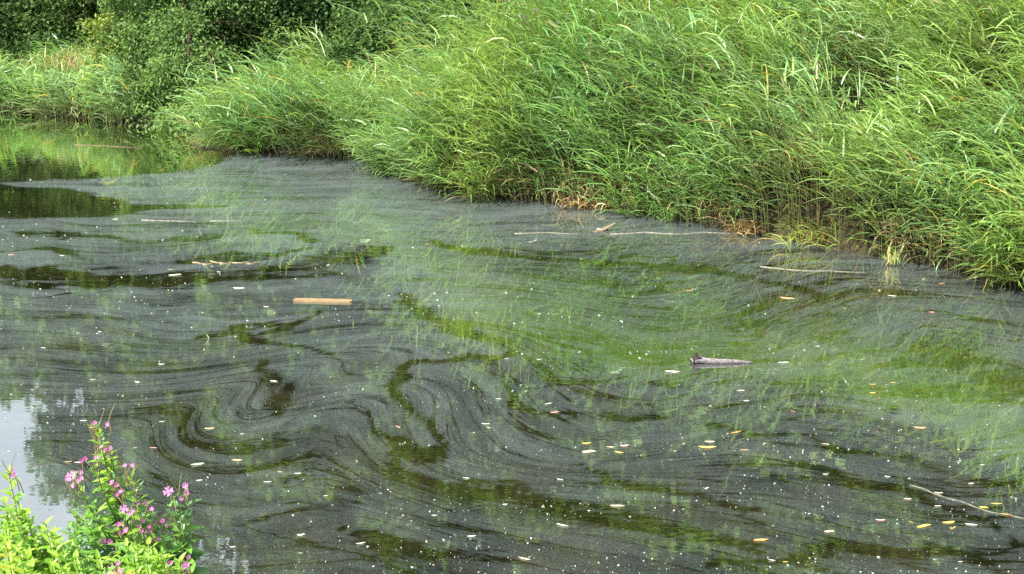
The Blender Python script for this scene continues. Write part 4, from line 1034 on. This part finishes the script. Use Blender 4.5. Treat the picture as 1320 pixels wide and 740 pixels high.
# leafy shoots massed at the bottom left
def leafy(label, D, tops, tones=(0, 0, 1, 0), leaf=.05, pairs=15, span=.30):
    tops = tops + [(u_ + 9, v_ + 14) for u_, v_ in tops[:3]]
    T0 = pdist(*tops[0], D); b_ = Vector((T0.x, T0.y + .1, 0)); b_.z = gz1(b_.x, b_.y) - .02
    root = empty('leafy_plant', b_, label, 'plant', 'leafy green plants on the near bank')
    for (u, v) in tops[:10]:
        T_ = pdist(u + random.uniform(-4, 4), v + random.uniform(-4, 4), D + random.uniform(-.12, .12)) - b_
        shoot(root, (T_.x * .6 + random.uniform(-.03, .03), random.uniform(-.06, .06), 0), T_, pairs, leaf, span, tones, .003, .03)
leafy('yellow green leafy plant at the left edge, its shoots just below the sky reflection', 2.62, [(2, 650), (20, 655), (38, 662), (-12, 640), (10, 670), (30, 680), (50, 684), (-8, 680)])
leafy('bright leafy plant filling the bottom left corner', 2.45, [(4, 700), (24, 700), (44, 708), (-10, 715), (14, 722), (36, 728), (58, 716), (0, 738)], (0, 0, 3, 0))
leafy('leafy plant whose shoots slope down right from the left edge', 2.58, [(58, 672), (74, 690), (66, 704), (84, 712), (92, 700), (76, 724), (98, 728)], (0, 1, 0))
leafy('leafy plant at the bottom edge under the tallest willowherb', 2.42, [(70, 732), (88, 738), (106, 728), (118, 736), (96, 716), (124, 720)], (0, 0, 1))
leafy('denser darker leafy plant at the stem of the tallest willowherb', 2.80, [(96, 655), (110, 668), (124, 650), (134, 672), (102, 688), (118, 694), (140, 655), (88, 680)], (1, 2, 1))
leafy('leafy plant at the bottom edge between the middle and right willowherbs', 2.5, [(160, 700), (176, 706), (190, 700), (168, 722), (184, 724), (200, 716), (210, 708)], (0, 1, 0))
leafy('low yellowish leafy plant at the bottom edge left of the lowest willowherb', 2.4, [(190, 738), (206, 734), (176, 740), (160, 738), (222, 742), (140, 742)], (0, 3, 0))
leafy('leafy plant in the corner gap below the sky reflection', 2.52, [(60, 690), (80, 706), (46, 690), (96, 742), (70, 716), (108, 716), (30, 700)], (0, 0, 1))
leafy('leafy plant behind the right hand willowherb with larger deep green leaves', 2.78, [(196, 672), (210, 690), (226, 676), (236, 700), (206, 704), (224, 712)], (1, 2), .06, 11)
# two withered leaves hang on the tall one
for (u, v) in ((116, 688), (108, 702), (112, 716)):
    pass
# far pink flowers above the reed bank crest
for (u, v, lab) in [(650, 6, 'pink loosestrife spike above the crest of the reed bank, leftmost'), (672, 22, 'pink loosestrife spike low among the crest reeds'), (690, 4, 'pink loosestrife spike above the crest, rightmost'), (716, 40, 'faint mauve flower spike in the crest reeds')]:
    p_ = Vector(aty(u, v, 21.2)); b_ = Vector((p_.x, p_.y, gz1(p_.x, p_.y)))
    root = empty('loosestrife', b_, lab, 'wildflower', 'pink spikes above the reed bank')
    q_ = p_ - b_
    V, Fc = tubes([([(0, 0, 0), q_ * .5, q_], .008, .004, 5)]); bm_obj('stem', V, Fc, M_HSTEM, root)
    v, f, c = leaf_cloud([q_ - Vector((0, 0, .05)), q_ + Vector((0, 0, .10))], [(.04, .04, .09)] * 2, 90, .04, np.array((.45, .16, .42)), np.array((.60, .30, .60)), 1.4, .04, 0, .2)
    link('flower_spike', mesh_np('flower_spike', v, f, M_TREE, c, smooth=False), root)['kind'] = 'stuff'
